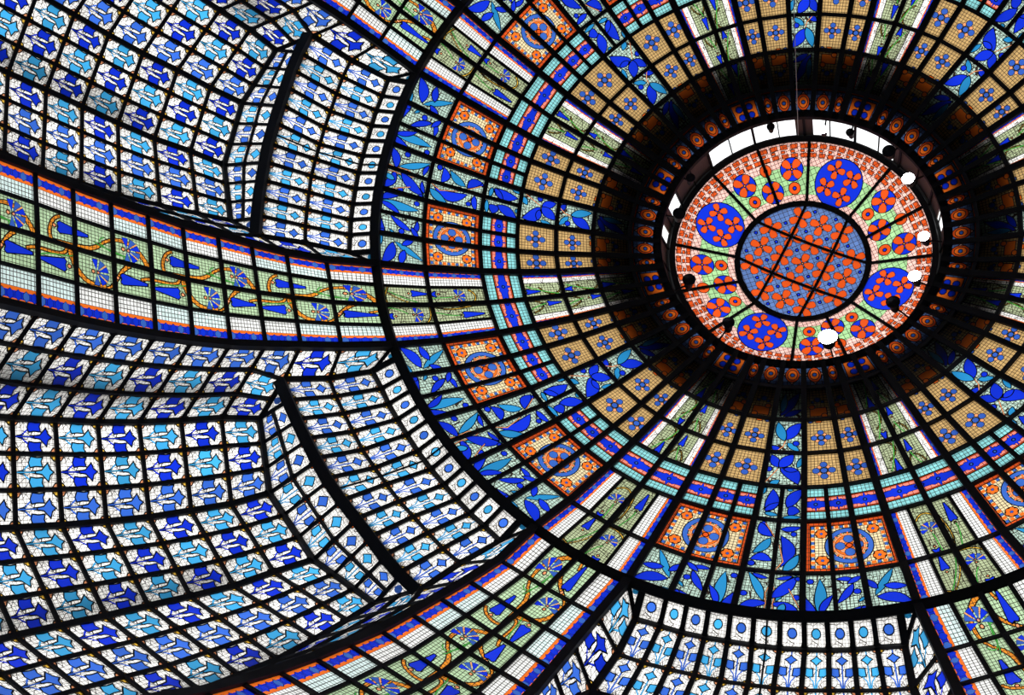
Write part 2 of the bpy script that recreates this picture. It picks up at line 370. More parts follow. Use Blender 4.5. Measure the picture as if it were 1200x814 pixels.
def empty(name, loc, label=None, cat=None, group=None):
    o = bpy.data.objects.new(name, None); COL.objects.link(o); o.location = loc; o.empty_display_size = .3
    if label: o['label'] = label
    if cat: o['category'] = cat
    if group: o['group'] = group
    return o
def put(name, me, cen, parent):
    o = bpy.data.objects.new(name, me); COL.objects.link(o)
    o.parent = parent
    w = Vector((0, 0, 0)); q = parent
    while q is not None: w += q.location; q = q.parent
    o.location = Vector(cen) - w
    return o
def pane(thing, parts, c, motif='flower', name='pane'):
    base, mot = parts
    c = [Vector(q) for q in c]
    if base is not None:
        me, cen = mesh_from(name, base, c, 0.0); o = put(name, me, cen, thing)
        for nm, mt in mot:
            if nm and nm != motif and len(mt[2]) < 6: continue       # slivers hidden behind the bars
            me, cen = mesh_from(nm or motif, mt, c, 0.0); put(nm or motif, me, cen, o)
        return o

def bar(thing, name, pts, width, depth, up=0.02, mat=None, nrm=None):
    """rectangular iron bar swept along pts, hanging depth below the glass"""
    n = len(pts); V = []; F = []
    up, depth = max(.01, depth * .30), depth * .38
    for i, p in enumerate(pts):
        t = (pts[min(i + 1, n - 1)] - pts[max(i - 1, 0)]).normalized()
        d = inward(p) if nrm is None else nrm
        s = t.cross(d).normalized(); d = s.cross(t).normalized()
        if d.dot(inward(p)) < 0: d = -d
        for a, b in ((-1, -up), (1, -up), (1, depth), (-1, depth)):
            V.append(p + s * a * width / 2 + d * b)
    for i in range(n - 1):
        for k in range(4):
            a, b = i * 4 + k, i * 4 + (k + 1) % 4
            F.append((a, b, b + 4, a + 4))
    F.append((0, 3, 2, 1)); F.append(tuple(4 * (n - 1) + k for k in range(4)))
    cen = sum(pts, Vector()) / n
    me = bpy.data.meshes.new(name); me.from_pydata([v - cen for v in V], [], F); me.materials.append(mat or iron); me.update()
    if thing is None:
        o = bpy.data.objects.new(name, me); COL.objects.link(o); o.location = cen; return o
    return put(name, me, cen, thing)
def raw(name, V, F, mat, parent=None, uv=None):
    V = [Vector(v) for v in V]; cen = sum(V, Vector()) / len(V)
    me = bpy.data.meshes.new(name); me.from_pydata([v - cen for v in V], [], F); me.materials.append(mat); me.update()
    if parent is not None: return put(name, me, cen, parent)
    o = bpy.data.objects.new(name, me); COL.objects.link(o); o.location = cen
    return o

# ---------------------------------------------------------------- designs
def PX(t, i, x, y): return (t.x[i] + x * t.w[i], y * t.H)
def LF(t, i, x0, y0, x1, y1, w, mat, bend=0.0, mir=False, j=None):
    p = leaf(*PX(t, i, x0, y0), *PX(t, i if j is None else j, x1, y1), w * 1.22, bend)
    t.piece('leaf')
    t.add(t.mirror(p) if mir else p, mat)
def CI(t, i, x, y, r, mat, mir=False, ry=None):
    t.piece('round_piece'); p = circle(*PX(t, i, x, y), r, ry=ry); t.add(t.mirror(p) if mir else p, mat)
def ST(t, i, pts, w, mat, mir=False, w1=None, line=True):
    t.piece('stem'); p = stroke([PX(t, i, *q) for q in pts], w, w1); t.add(t.mirror(p) if mir else p, mat, line=line)

# ring A: leaf border, eight panes
RA = Tpl([.586, .415, .427, .437, .437, .427, .415, .586], .846, GL)
for mir in (False, True):
    LF(RA, 0, .55, .98, .98, .84, .07, GLB, .03, mir)
    LF(RA, 0, .84, .62, .26, .02, .055, GLB, .0, mir)
    LF(RA, 0, .82, .63, .04, .90, .085, GB, .05, mir)
    LF(RA, 0, .60, .40, .04, .50, .06, GB, -.01, mir)
    LF(RA, 0, .72, .47, .99, .18, .05, GB, .0, mir)
    LF(RA, 1, .25, .22, .98, .14, .045, GB, -.03, mir)
    LF(RA, 1, .35, .25, .98, .72, .055, GB, .02, mir)
    LF(RA, 1, .05, .10, .60, .28, .045, GB, .0, mir)
    CI(RA, 1, .28, .46, .062, GB, mir)
    LF(RA, 1, .02, .58, .32, .72, .03, GLB, .0, mir)
    LF(RA, 1, .98, .97, .12, .78, .06, GB, -.05, mir)
    CI(RA, 1, .14, .86, .055, GB, mir)
    LF(RA, 2, .52, .95, .45, .10, .075, GLB, -.02, mir)
    CI(RA, 2, .76, .18, .06, GB, mir)
    LF(RA, 2, .56, .97, .99, .50, .06, GB, .03, mir)
    LF(RA, 2, .48, .97, .03, .48, .05, GB, .03, mir)
    LF(RA, 3, .82, .70, .18, .02, .06, GLB, .03, mir)
    LF(RA, 3, .30, .05, .92, .14, .04, GB, .02, mir)
    LF(RA, 3, .98, .72, .04, .98, .07, GB, .06, mir)
    CI(RA, 3, .18, .56, .062, GB, mir)
    ST(RA, 3, [(.97, .25), (.84, .5), (.90, .75), (.84, .98)], .022, GPE, mir)
LF(RA, 4, .02, .62, .82, .05, .085, GB, .02)
LF(RA, 4, .45, .70, .30, .98, .05, GLB)
CI(RA, 4, .84, .12, .05, GB)
ST(RA, 4, [(.55, .35), (.95, .85)], .022, GPE)

# ring B: medallion (three panes), two leaf panes, medallion
def medallion(t, u0, W):
    H = t.H
    a = lambda p, m, l=0, **k: t.add(p, m, l, **k)
    a(rect(u0, 0, u0 + W, H), GRT, 0, line=False)
    b = .085
    a(rect(u0 + b, b, u0 + W - b, H - b), GC, 0)
    q = .044
    n1 = 15; n2 = 10
    for i in range(n1):
        x = u0 + b + .042 + (W - 2 * b - .09) * i / (n1 - 1)
        for y in (b + .042, H - b - .045): a(rect(x - q * .62, y - q * .62, x + q * .62, y + q * .62), GMB if i % 2 == 0 else GOR, 0, line=i % 2 == 0, lw=.007)
    for i in range(1, n2):
        y = b + .042 + (H - 2 * b - .09) * i / n2
        for x in (u0 + b + .042, u0 + W - b - .045): a(rect(x - q * .62, y - q * .62, x + q * .62, y + q * .62), GMB if i % 2 == 0 else GOR, 0, line=i % 2 == 0, lw=.007)
    cx, cy = u0 + W / 2, H / 2
    t.piece('ring_rosette')
    a(circle(cx, cy, .345, 28), GMB, 1)
    a(circle(cx, cy, .262, 24), GC, 1)
    a(circle(cx, cy, .235, 24), GPE, 1, lw=.007)
    for i in range(16):
        an = 2 * PI * i / 16
        a(stroke([(cx + .205 * math.cos(an), cy + .205 * math.sin(an)), (cx + .262 * math.cos(an), cy + .262 * math.sin(an))], .02), GOR, 1, line=False)
    a(circle(cx, cy, .2, 20), GOR, 1, lw=.008)
    for i in range(4):
        an = PI / 2 * i + PI / 4
        a(circle(cx + .12 * math.cos(an), cy + .12 * math.sin(an), .05, 8), GPE, 1, lw=.007)
    for i in range(4):
        an = PI / 2 * i
        a(circle(cx + .125 * math.cos(an), cy + .125 * math.sin(an), .078, 10), GMB, 1, lw=.009)
    a(circle(cx, cy, .055, 8), GR, 1)
    for sx in (-1, 1):
        for sy in (-1, 1):
            fx, fy = cx + sx * .375, cy + sy * .255; t.piece('orange_flower')
            a(circle(fx, fy, .096, 14), lead, 1, line=False)
            for i in range(6):
                an = 2 * PI * i / 6
                a(circle(fx + .054 * math.cos(an), fy + .054 * math.sin(an), .033, 7), GOR, 1, line=False)
            a(circle(fx, fy, .022, 6), GBL, 1, line=False)
BWD = [.516, .366, .376, .385, .385, .376, .366, .516]
RB = Tpl(BWD, 1.0, [GC, GC, GC, GL, GL, GC, GC, GC])
medallion(RB, 0, RB.x[3]); medallion(RB, RB.x[5], RB.W - RB.x[5])
CI(RB, 3, .40, .08, .055, GB); LF(RB, 3, .25, .05, .85, .32, .075, GB, .05)
LF(RB, 3, .78, .33, .16, .68, .065, GLB, -.03)
LF(RB, 3, .95, .78, .10, .80, .07, GB, .07); CI(RB, 3, .22, .86, .06, GB)
ST(RB, 3, [(.45, .05), (.75, .22), (.96, .36)], .022, GPE)
LF(RB, 4, .05, .16, .95, .10, .05, GB, .02); CI(RB, 4, .62, .25, .055, GB)
LF(RB, 4, .12, .27, .22, .90, .085, GB, -.12)
LF(RB, 4, .30, .98, .85, .62, .065, GLB, .02)
ST(RB, 4, [(.02, .98), (.30, .78), (.10, .45)], .022, GPE)

# ring C: cyan / salmon border, leaf pair in the middle
CWD = [.451, .32, .329, .337, .337, .329, .32, .451]
def border(t, x0, x1, star_at):
    H = t.H
    a = lambda p, m, l=0, **k: t.add(p, m, l, **k)
    a(rect(x0, .27 * H, x1, .73 * H), GOB, 0)
    a(rect(x0, .29 * H, x1, .71 * H), GR, 0, lw=.008)
    a(rect(x0, .315 * H, x1, .685 * H), GP, 0, lw=.008)
    for c, h in star_at:
        y = H / 2
        p = [(c - h, y - .055), (c - .45 * h, y - .065), (c - .30 * h, y - .09), (c - .12 * h, y - .075), (c, y - .15), (c + .12 * h, y - .075), (c + .30 * h, y - .09), (c + .45 * h, y - .065), (c + h, y - .055)]
        p = p + [(x, 2 * y - yy) for x, yy in p[::-1]]
        a(p, GB, 1, lw=.009)
        a(circle(c, y, .035, 8), GBL, 1)
RCt = Tpl(CWD, .668, [GCY, GCY, GCY, GL, GL, GCY, GCY, GCY])
for lo, hi in ((0, 3), (5, 8)):
    border(RCt, RCt.x[lo], RCt.x[hi], [((RCt.x[i] + RCt.x[i + 1]) / 2, CWD[i] / 2 * .98) for i in range(lo, hi)])
LF(RCt, 3, .40, .80, .55, .05, .09, GB, .05); LF(RCt, 3, .3, .75, .95, .45, .05, GB); LF(RCt, 3, .30, .80, .98, .84, .04, GLB)
LF(RCt, 3, .02, .3, .25, .02, .04, GLB)
LF(RCt, 4, .25, .62, .95, .02, .085, GB, -.03); LF(RCt, 4, .3, .58, .85, .72, .085, GB, .04); LF(RCt, 4, .05, .90, .95, .86, .04, GLB); LF(RCt, 4, .5, .1, .15, .0, .04, GLB)

def quatre(t, cx, cy, k=1.0, mat=GBL, a0=0.0):
    t.piece('flower')
    for i in range(4):
        an = PI / 2 * i + PI / 4 + a0; t.add(circle(cx + .085 * k * math.cos(an), cy + .085 * k * math.sin(an), .034 * k, 7), GPE, lw=.008)
    for i in range(4):
        an = PI / 2 * i + a0; t.add(circle(cx + .105 * k * math.cos(an), cy + .105 * k * math.sin(an), .056 * k, 9), mat, lw=.010)
    t.add(circle(cx, cy, .058 * k, 8), mat)
RD = Tpl([.396, .57, .591, .57, .396], .685, [GY, GY, GL, GY, GY])
for i in (0, 1, 3, 4): quatre(RD, (RD.x[i] + RD.x[i + 1]) / 2, .36, 1.12)
for x1, y1, w in ((.10, .05, .07), (.72, .02, .085), (.95, .50, .0)):
    if w: LF(RD, 2, .34, .45, x1, y1, w, GB)
LF(RD, 2, .36, .46, .86, .93, .10, GB, -.08); LF(RD, 2, .45, .48, .86, .50, .05, GB); CI(RD, 2, .10, .50, .06, GB)
LF(RD, 2, .15, .98, .42, .80, .05, GLB); LF(RD, 2, .80, .45, .98, .05, .045, GLB); ST(RD, 2, [(.34, .46), (.18, .70), (.03, .95)], .02, GPE)
RE = Tpl([.341, .49, .509, .49, .341], .655, [GY, GY, GL, GY, GY])
for i in (0, 1, 3, 4): quatre(RE, (RE.x[i] + RE.x[i + 1]) / 2, .36, .98)
for mir in (False, True):
    RE.piece('orange_piece'); p = rect(*PX(RE, 1, .42, -.01), *PX(RE, 1, .64, .10)); RE.add(RE.mirror(p) if mir else p, GOR)
    CI(RE, 1, .80, .03, .05, GBL, mir)
    CI(RE, 0, .62, .03, .045, GBL, mir)
LF(RE, 2, .46, .62, .92, .06, .085, GB, -.02); LF(RE, 2, .44, .66, .16, .04, .07, GLB, -.01); LF(RE, 2, .48, .68, .88, .95, .05, GLB)
CI(RE, 2, .76, .70, .058, GB); LF(RE, 2, .35, .98, .05, .78, .05, GB); ST(RE, 2, [(.46, .62), (.40, .80), (.20, .98)], .02, GPE)
RF = Tpl([.286, .412, .427, .412, .286], .677, [GY, GY, GL, GY, GY])
for mir in (False, True):
    for i in (0, 1):
        w = RF.w[i]
        RF.piece('orange_piece')
        for q in (rect(*PX(RF, i, .18, .62), *PX(RF, i, .82, .90)),): RF.add(RF.mirror(q) if mir else q, GOR)
        CI(RF, i, .30, .88, .055, GOR, mir); CI(RF, i, .72, .60, .055, GOR, mir)
        CI(RF, i, .5, .38, .06, GBL, mir); CI(RF, i, .32, .45, .035, GBL, mir); CI(RF, i, .68, .45, .035, GBL, mir)
LF(RF, 2, .2, .9, .85, .1, .07, GB); LF(RF, 2, .25, .8, .3, .15, .05, GLB); LF(RF, 2, .3, .9, .95, .65, .05, GB)
RG = Tpl([.235, .338, .351, .338, .235], .555, GRT)
for i in range(5):
    cx = (RG.x[i] + RG.x[i + 1]) / 2; k = RG.w[i] / .34
    RG.add(rect(RG.x[i] + .02, .05, RG.x[i + 1] - .02, .50), GBD, 0)
    RG.add([(cx - .15 * k, .27), (cx, .06), (cx + .15 * k, .27), (cx, .49)], GPK, 1)
    RG.add(circle(cx, .275, .115 * k, 12, ry=.165), GR, 1)
    RG.add(circle(cx, .275, .085 * k, 10, ry=.115), GOR, 1)
    RG.add(circle(cx, .275, .045, 8), GBL, 1)

# flower bands on the dome
def edge_strip(t, x0, x1, H, n=9, side=0):
    """cobalt beads between orange fillets along one long edge; side 0 = outer edge at x0"""
    w = x1 - x0
    t.add(rect(x0, 0, x1, H), GOR, 0, line=False)
    a, b = x0 + w * .40, x0 + w * .80
    t.add(rect(a, 0, b, H), GB, 0, line=False)
    for i in range(n):
        y = H * (i + .5) / n; c = (a + b) / 2
        t.add([(c - w * .30, y), (c - w * .12, y - H / n * .42), (c + w * .12, y - H / n * .42), (c + w * .30, y), (c + w * .12, y + H / n * .42), (c - w * .12, y + H / n * .42)], GMB if i % 3 == 1 else GB, 0, lw=.006)
def tulip(t, x, y0, y1, w):
    """long blue tulip with its tip at y0 and bell at y1"""
    d = 1 if y1 > y0 else -1
    p = [(x - w * .30, y0), (x + w * .30, y0), (x + w * .75, y0 + (y1 - y0) * .6), (x + w, y0 + (y1 - y0) * .9), (x + w * .55, y1), (x, y1 - d * .02), (x - w * .55, y1), (x - w, y0 + (y1 - y0) * .9), (x - w * .75, y0 + (y1 - y0) * .6)]
    t.add([(q[0], q[1]) for q in p], GBL); t.add(inset(p, .016), GB, line=False)
    t.add(circle(x, y1 + d * .03, w * .42, 6), GPE)
def fan(t, cx, cy, r, a0, n=6, spread=PI * 1.25):
    """fan flower: blue wedges with peach rays"""
    t.add(circle(cx + .12 * r * math.cos(a0), cy + .12 * r * math.sin(a0), r * .18, 8), GPE)
    for i in range(n):
        s = a0 - spread / 2 + spread * i / n; e = a0 - spread / 2 + spread * (i + .80) / n
        p = [(cx + .12 * r * math.cos((s + e) / 2), cy + .12 * r * math.sin((s + e) / 2))] + [(cx + r * math.cos(s + (e - s) * q), cy + r * math.sin(s + (e - s) * q)) for q in (0, .33, .67, 1)]
        t.add(p, (GB, GBL)[i % 2], lw=.006)
        if i % 2 == 0 or i == n - 1: continue
        p2 = [(cx + .2 * r * math.cos(e), cy + .2 * r * math.sin(e)), (cx + r * math.cos(e + .01), cy + r * math.sin(e + .01)), (cx + r * math.cos(e + spread * .19 / n), cy + r * math.sin(e + spread * .19 / n))]
        t.add(p2, GPE, line=False)
    q = a0 + PI
    t.add(circle(cx + .28 * r * math.cos(q), cy + .28 * r * math.sin(q), r * .2, 7), GPE)
def bandAB(wc, ws, H, second):
    t = Tpl([ws, wc, wc, ws], H, [GM if 0 else GG, GO, GO, GG])
    edge_strip(t, 0, ws * .48, H); 
    t2 = Tpl([1], 1, GG)
    # right strip mirrored
    n0 = len(t.shapes)
    edge_strip(t, 0, ws * .48, H)
    t.shapes[n0:] = [([(t.W - x, y) for x, y in p], m, l) for p, m, l in t.shapes[n0:]]
    x1, x2, x3 = t.x[1], t.x[2], t.x[3]
    if not second:     # ring A (outer)
        t.add(stroke(bez((x1 + .02, H * .98), (x1 + .15, H * .72), (x1 + .26, H * .45), (x2 - .03, H * .12)), .02), GGR)
        t.add(stroke(bez((x1 + .06, H * .98), (x1 + .19, H * .75), (x2 - .05, H * .5), (x2 - .01, H * .2)), .03, .02), GYE)
        t.add(stroke(bez((x1 + .01, H * .82), (x1 + .10, H * .86), (x1 + .2, H * .95), (x2 - .03, H * .86)), .04), GYE)
        tulip(t, x1 + .13, H * .02, H * .38, .075)
        fan(t, x2 + .18, H * .36, .14, -PI / 2 + .1, 5)
        t.add(stroke(bez((x2 + .02, H * .04), (x2 + .14, H * .02), (x3 - .06, H * .06), (x3 - .01, H * .2)), .045), GYE)
        tulip(t, x2 + .2, H * .99, H * .80, .075)
        t.add(stroke(bez((x2 + .02, H * .98), (x2 + .06, H * .7), (x2 + .1, H * .6), (x2 + .17, H * .5)), .018), GGR)
    else:
        fan(t, x1 + .17, H * .50, .14, -PI / 2 - .1, 5)
        t.add(stroke(bez((x1 + .03, H * .30), (x1 + .12, H * .14), (x2 - .08, H * .15), (x2 - .01, H * .30)), .045), GYE)
        t.add(stroke(bez((x1 + .2, H * .98), (x1 + .17, H * .8), (x1 + .2, H * .7), (x1 + .17, H * .58)), .018), GGR)
        tulip(t, x1 + .12, H * .99, H * .86, .07)
        tulip(t, x2 + .2, H * .10, H * .50, .075)
        t.add(stroke(bez((x2 + .01, H * .2), (x2 + .08, H * .5), (x2 + .12, H * .7), (x2 + .02, H * .98)), .05, .03), GYE)
        t.add(stroke(bez((x2 + .2, H * .52), (x2 + .22, H * .7), (x2 + .14, H * .85), (x2 + .12, H * .99)), .02), GGR)
    return t
BA = bandAB(.367, .379, .846, False)
BB = bandAB(.323, .334, 1.0, True)
BC = Tpl([.574, .574], .668, GCY)
border(BC, 0, BC.W, [(.28, .27), (.86, .27)])
BC.add(circle(.574, .334, .05, 8), GYE); BC.add(circle(.53, .334, .035, 6), GB); BC.add(circle(.62, .334, .035, 6), GB)
def bandD(w, H, var):
    t = Tpl([w, w], H, GO)
    for mir in (0, 1):
        n0 = len(t.shapes)
        t.add(rect(w * .13, 0, w * .42, H), GW, 0)
        edge_strip(t, 0, w * .22, H, 8)
        if mir: t.shapes[n0:] = [([(t.W - x, y) for x, y in p], m, l) for p, m, l in t.shapes[n0:]]
    tulip(t, w * .72, H * (.98 if var else .55), H * (.70 if var else .95), .06)
    t.add(stroke(bez((w * .6, H * .02), (w * .95, H * .1), (w * .95, H * .4), (w * .55, H * .6)), .035), GYE)
    t.add(stroke(bez((w * .5, H * .9), (w * .7, H * .6), (w * .8, H * .3), (w * .9, 0)), .018), GGR)
    tulip(t, w * 1.22, H * (.02 if var else .10), H * (.34 if var else .50), .06)
    t.add(stroke(bez((w * 1.05, H * .9), (w * 1.1, H * .5), (w * 1.4, H * .5), (w * 1.5, H * .9)), .035), GYE)
    t.add(stroke(bez((w * 1.2, H * .5), (w * 1.25, H * .7), (w * 1.3, H * .8), (w * 1.4, H)), .018), GGR)
    return t
BD = bandD(.504, .685, False); BE = bandD(.434, .655, True)
BF = bandD(.364, .677, False)
BG = Tpl([.299, .299], .555, GOR)
BG.add(rect(.05, .06, .548, .50), GBD, 0); BG.add(rect(.08, .09, .518, .46), GOR, 0)
for i in range(4):
    an = PI / 2 * i + PI / 4; BG.add(circle(.299 + .13 * math.cos(an), .275 + .11 * math.sin(an), .07, 8), GB)
BG.add(circle(.299, .275, .045, 7), GPE)

# outer flower bands: strip, two scroll rows with a period of three panes, strip
OBW = [.40, .47, .47, .40]; OBH = .57
def outer_band():
    H = OBH * 3
    res = []
    def sub(base, fn):       # draw three stacked panes as one sheet of height 3*OBH, return three templates
        out = []
        for k in range(3):
            t = Tpl([.47], OBH, base)
            full = Tpl([.47], H, base); fn(full)
            for p, mt, ly in full.shapes:
                q = [(x, y - k * OBH) for x, y in p]
                if max(v[1] for v in q) > 0 and min(v[1] for v in q) < OBH: t.shapes.append((q, mt, ly))
            out.append(t.build())
        return out
    def rowL(t):             # left-hand row (towards the smaller azimuth)
        w = .47
        for off in (-H, 0, H):
            t.add(stroke([(x, y + off) for x, y in bez((w * .98, OBH * .05), (w * .1, OBH * .35), (w * .05, OBH * .9), (w * .62, OBH * 1.35), 10)], .095, .06), GOB)
            t.add(stroke([(x, y + off) for x, y in bez((w * .62, OBH * 1.35), (w * .95, OBH * 1.55), (w * .9, OBH * 2.2), (w * .97, OBH * 2.6), 10)], .08, .10), GOB)
            t.add(stroke([(x, y + off) for x, y in bez((w * .98, OBH * 2.6), (w * .7, OBH * 2.75), (w * .15, OBH * 2.6), (w * .1, OBH * 2.35), 9)], .075, .065), GOB)
            t.add(stroke([(x, y + off) for x, y in bez((w * .9, OBH * .7), (w * .6, OBH * .6), (w * .75, OBH * 1.3), (w * .55, OBH * 1.5), 8)], .02), GGR)
            t.add(stroke([(x, y + off) for x, y in bez((w * .7, OBH * .4), (w * .9, OBH * 1.1), (w * .5, OBH * 1.6), (w * .3, OBH * 1.2), 8)], .02), GGR)
        fan(t, w * .52, OBH * .62, .20, -PI / 2, 6)
        tulip(t, w * .45, OBH * 1.62, OBH * 2.48, .10)
    def rowR(t):
        w = .47
        for off in (-H, 0, H):
            t.add(stroke([(x, y + off) for x, y in bez((w * .02, OBH * .55), (w * .25, OBH * .9), (w * .9, OBH * .95), (w * .9, OBH * 1.25), 9)], .08, .05), GOB)
            t.add(stroke([(x, y + off) for x, y in bez((w * .02, OBH * 2.15), (w * .95, OBH * 1.95), (w * .95, OBH * 1.5), (w * .85, OBH * 1.2), 10)], .095, .075), GOB)
            t.add(stroke([(x, y + off) for x, y in bez((w * .02, OBH * 2.2), (w * .5, OBH * 2.3), (w * .1, OBH * 2.9), (w * .4, OBH * 3.3), 9)], .065), GOB)
            t.add(stroke([(x, y + off) for x, y in bez((w * .1, OBH * 1.9), (w * .4, OBH * 2.2), (w * .2, OBH * 2.6), (w * .5, OBH * 3.0), 8)], .02), GGR)
        tulip(t, w * .55, OBH * 2.95, OBH * 2.25 - .02, .10)
        fan(t, w * .5, OBH * 1.45, .185, PI / 2 + PI, 6)
        tulip(t, w * .5, OBH * .10, OBH * .85, .095)
    L = sub(GM, rowL); R_ = sub(GM, rowR)
    strips = []
    for sd in (0, 1):
        for g in (GG, GAQ):
            t = Tpl([.40], OBH, g); edge_strip(t, 0, .20, OBH, 5)
            if sd: t.shapes = [([(.40 - x, y) for x, y in p], m, l) for p, m, l in t.shapes]
            strips.append(t.build())
    return L, R_, strips
OBL, OBR, OBS = outer_band()

# vault cells: a three-petalled sprig, root at the outer end (v = 1)
def sprig(W, H, mat, long_=False, split=False):
    t = Tpl([W / 2, W / 2] if split else [W], H, GW)
    c = W / 2
    a = t.add
    for sx in (0, 1):
        for sy in (0, 1):
            a(circle(sx * W, sy * H, .095, 10), GPE if (sx + sy) % 2 else GYE, 0)
    k = W / .44
    if not long_:
        for s in (-1, 1):
            a([(c, H), (c + s * .03, H * .80), (c + s * .10 * k, H * .64), (c + s * .13 * k, H * .60), (c + s * .06 * k, H * .70), (c, H * .78)], mat)
            a([(c + s * .048 * k, H * .64), (c + s * .062 * k, H * .50), (c + s * .056 * k, H * .33), (c + s * .13 * k, H * .36), (c + s * .196 * k, H * .31), (c + s * .190 * k, H * .46), (c + s * .205 * k, H * .62), (c + s * .12 * k, H * .68)], mat)
        a([(c, H * .07), (c + .045 * k, H * .17), (c + .135 * k, H * .22), (c + .08 * k, H * .31), (c + .035 * k, H * .38), (c + .02 * k, H * .55), (c, H * .70), (c - .02 * k, H * .55), (c - .035 * k, H * .38), (c - .08 * k, H * .31), (c - .135 * k, H * .22), (c - .045 * k, H * .17)], mat)
        a(stroke([(c, H * .99), (c, H * .5)], .022), mat)
        for s in (-1, 1): a(stroke(bez((c + s * .16 * k, H * .97), (c + s * .21 * k, H * .85), (c + s * .19 * k, H * .70), (c + s * .12 * k, H * .69), 6), .006), lead, 1, line=False)
    else:
        a(stroke([(c, H * .99), (c, H * .02)], .018), mat)
        for s in (-1, 1):
            a([(c + s * .028, H * .66), (c + s * .035, H * .45), (c + s * W * .42, H * .42), (c + s * W * .44, H * .62), (c + s * .1, H * .68)], mat)
            a(stroke([(c + s * .01, H * .98), (c + s * .03, H * .78), (c + s * .09, H * .64)], .018), mat)
        a([(c, H * .12), (c + .04, H * .19), (c + .095, H * .25), (c + .045, H * .31), (c, H * .40), (c - .045, H * .31), (c - .095, H * .25), (c - .04, H * .19)], mat)
    return t
FIELD = [sprig(.40, .55, m).build() for m in (GB, GVL, GVM)]
LONG = [sprig(.34, .66, m, True).build() for m in (GVM, GVL)]
LONG2 = [sprig(.34, .66, m, True, True).build() for m in (GVM, GVL)]
def dotcell(W, H, mat, split=False, rr=.072, diamond=False):
    t = Tpl([W / 2, W / 2] if split else [W], H, GW)
    for sx in (0, 1):
        for sy in (0, 1): t.add(circle(sx * W, sy * H, .07, 10), GOR, 0)
    if diamond:
        c = W / 2; h = H / 2
        t.add([(c, h - .12), (c + .04, h - .08), (c + .11, h), (c + .06, h + .04), (c, h + .12), (c - .06, h + .04), (c - .11, h), (c - .04, h - .08)], mat)
        t.add(stroke([(c, H), (c, h + .10)], .018), mat)
    else: t.add(circle(W / 2, H / 2, rr, 12), mat)
    return t
DOT = [dotcell(.33, .40, m).build() for m in (GVM, GVL)]
DOT2 = [dotcell(.33, .40, m, True).build() for m in (GVM, GVL)]
SHA = [dotcell(.38, .36, m, False, 0, True).build() for m in (GVM, GVL)]
def pair(W, H, mat):
    t = Tpl([W], H, GW); c = W / 2
    for sx in (0, 1):
        for sy in (0, 1): t.add(circle(sx * W, sy * H, .07, 10), GOR, 0)
    for s in (-1, 1):
        t.add([(c + s * .04, H * .52), (c + s * .05, H * .15), (c + s * .15, H * .12), (c + s * .165, H * .48), (c + s * .1, H * .56)], mat)
        t.add(stroke([(c + s * .01, H * .98), (c + s * .03, H * .74), (c + s * .09, H * .54)], .018), mat)
    t.add(stroke([(c, H * .99), (c, 0.01)], .018), mat)
    return t
SHB = [pair(.38, .40, m).build() for m in (GVM, GVL)]
RINGS = [t.build() for t in (RA, RB, RCt, RD, RE, RF, RG)]
BANDS = [t.build() for t in (BA, BB, BC, BD, BE, BF, BG)]

# ---------------------------------------------------------------- dome gores and bands
def lerp(a, b, t): return a + (b - a) * t
BANDNAME = ['left', 'lower-left', 'lower-right', 'right', 'upper-right', 'top right', 'top left', 'upper-left']
GORE_LABEL = [
 'curved stained glass gore with two red medallions, below the horizontal flower band at left',
 'curved stained glass gore with two red medallions, lowest one, straight below the round skylight',
 'shadowed stained glass gore with amber squares, lower right of the round skylight',
 'darkest stained glass gore, at the right edge beside the spot lamps',
 'stained glass gore with amber squares, in the upper right corner',
 'stained glass gore with amber squares at the top edge, straight above the round skylight',
 'stained glass gore with one red medallion at the top edge, left of the skylight cord',
 'curved stained glass gore with two red medallions, above the horizontal flower band at left']
BAND_LABEL = [
 'dome flower band running straight left from the skylight, white and olive glass, blue tulips',
 'dome flower band running down and left from the skylight, blue tulips on olive glass',
 'dome flower band running down and right from the skylight, blue tulips on olive glass',
 'dark flower band of the dome at the right edge, lower right of the spot lamps',
 'dark flower band of the dome reaching the right edge above the spot lamps',
 'flower band of the dome at the top edge, right of the skylight cord',
 'flower band of the dome at the top edge, left of the skylight cord',
 'dome flower band running up and left from the skylight, blue tulips on olive glass']
RIBW, RIBD = .085, .12
def gore(k):
    az0 = k * 45
    out = [0, AB2, AN, ANH, AL, 22.5, 45 - AL, 45 - ANH, 45 - AN, 45 - AB2]
    fine = [az0 + a for a in out[1:]]                       # nine lines -> eight panes
    coarse = [az0 + a for a in (AB2, AN, AL, 45 - AL, 45 - AN, 45 - AB2)]
    T = empty('dome_gore', dome(4, az0 + 22.5), GORE_LABEL[k], 'glass panel', 'stained glass gores of the dome')
    for ring in range(7):                                  # 0 = A outermost
        L = fine if ring < 3 else coarse
        names = (['leaf_spray'] * 8, ['medallion'] * 3 + ['leaf_spray'] * 2 + ['medallion'] * 3, ['star'] * 3 + ['leaf_spray'] * 2 + ['star'] * 3,
                 ['flower'] * 2 + ['leaf_spray'] + ['flower'] * 2)[min(ring, 3)]
        for i in range(len(L) - 1):
            pane(T, RINGS[ring][i], (dome(ring + 1, L[i]), dome(ring + 1, L[i + 1]), dome(ring, L[i]), dome(ring, L[i + 1])), names[i])
    for i, a in enumerate(fine[1:-1]):
        major = a in coarse
        pts = [dome(r, a) for r in (range(8) if major else range(4))]
        bar(T, 'rib', pts, RIBW if major else .064, RIBD if major else .09)
    for ring in range(1, 7):
        L = fine if ring < 4 else coarse
        bar(T, 'ring_bar', [dome(ring, a) for a in L], .068, .08)
for k in range(8): gore(k)

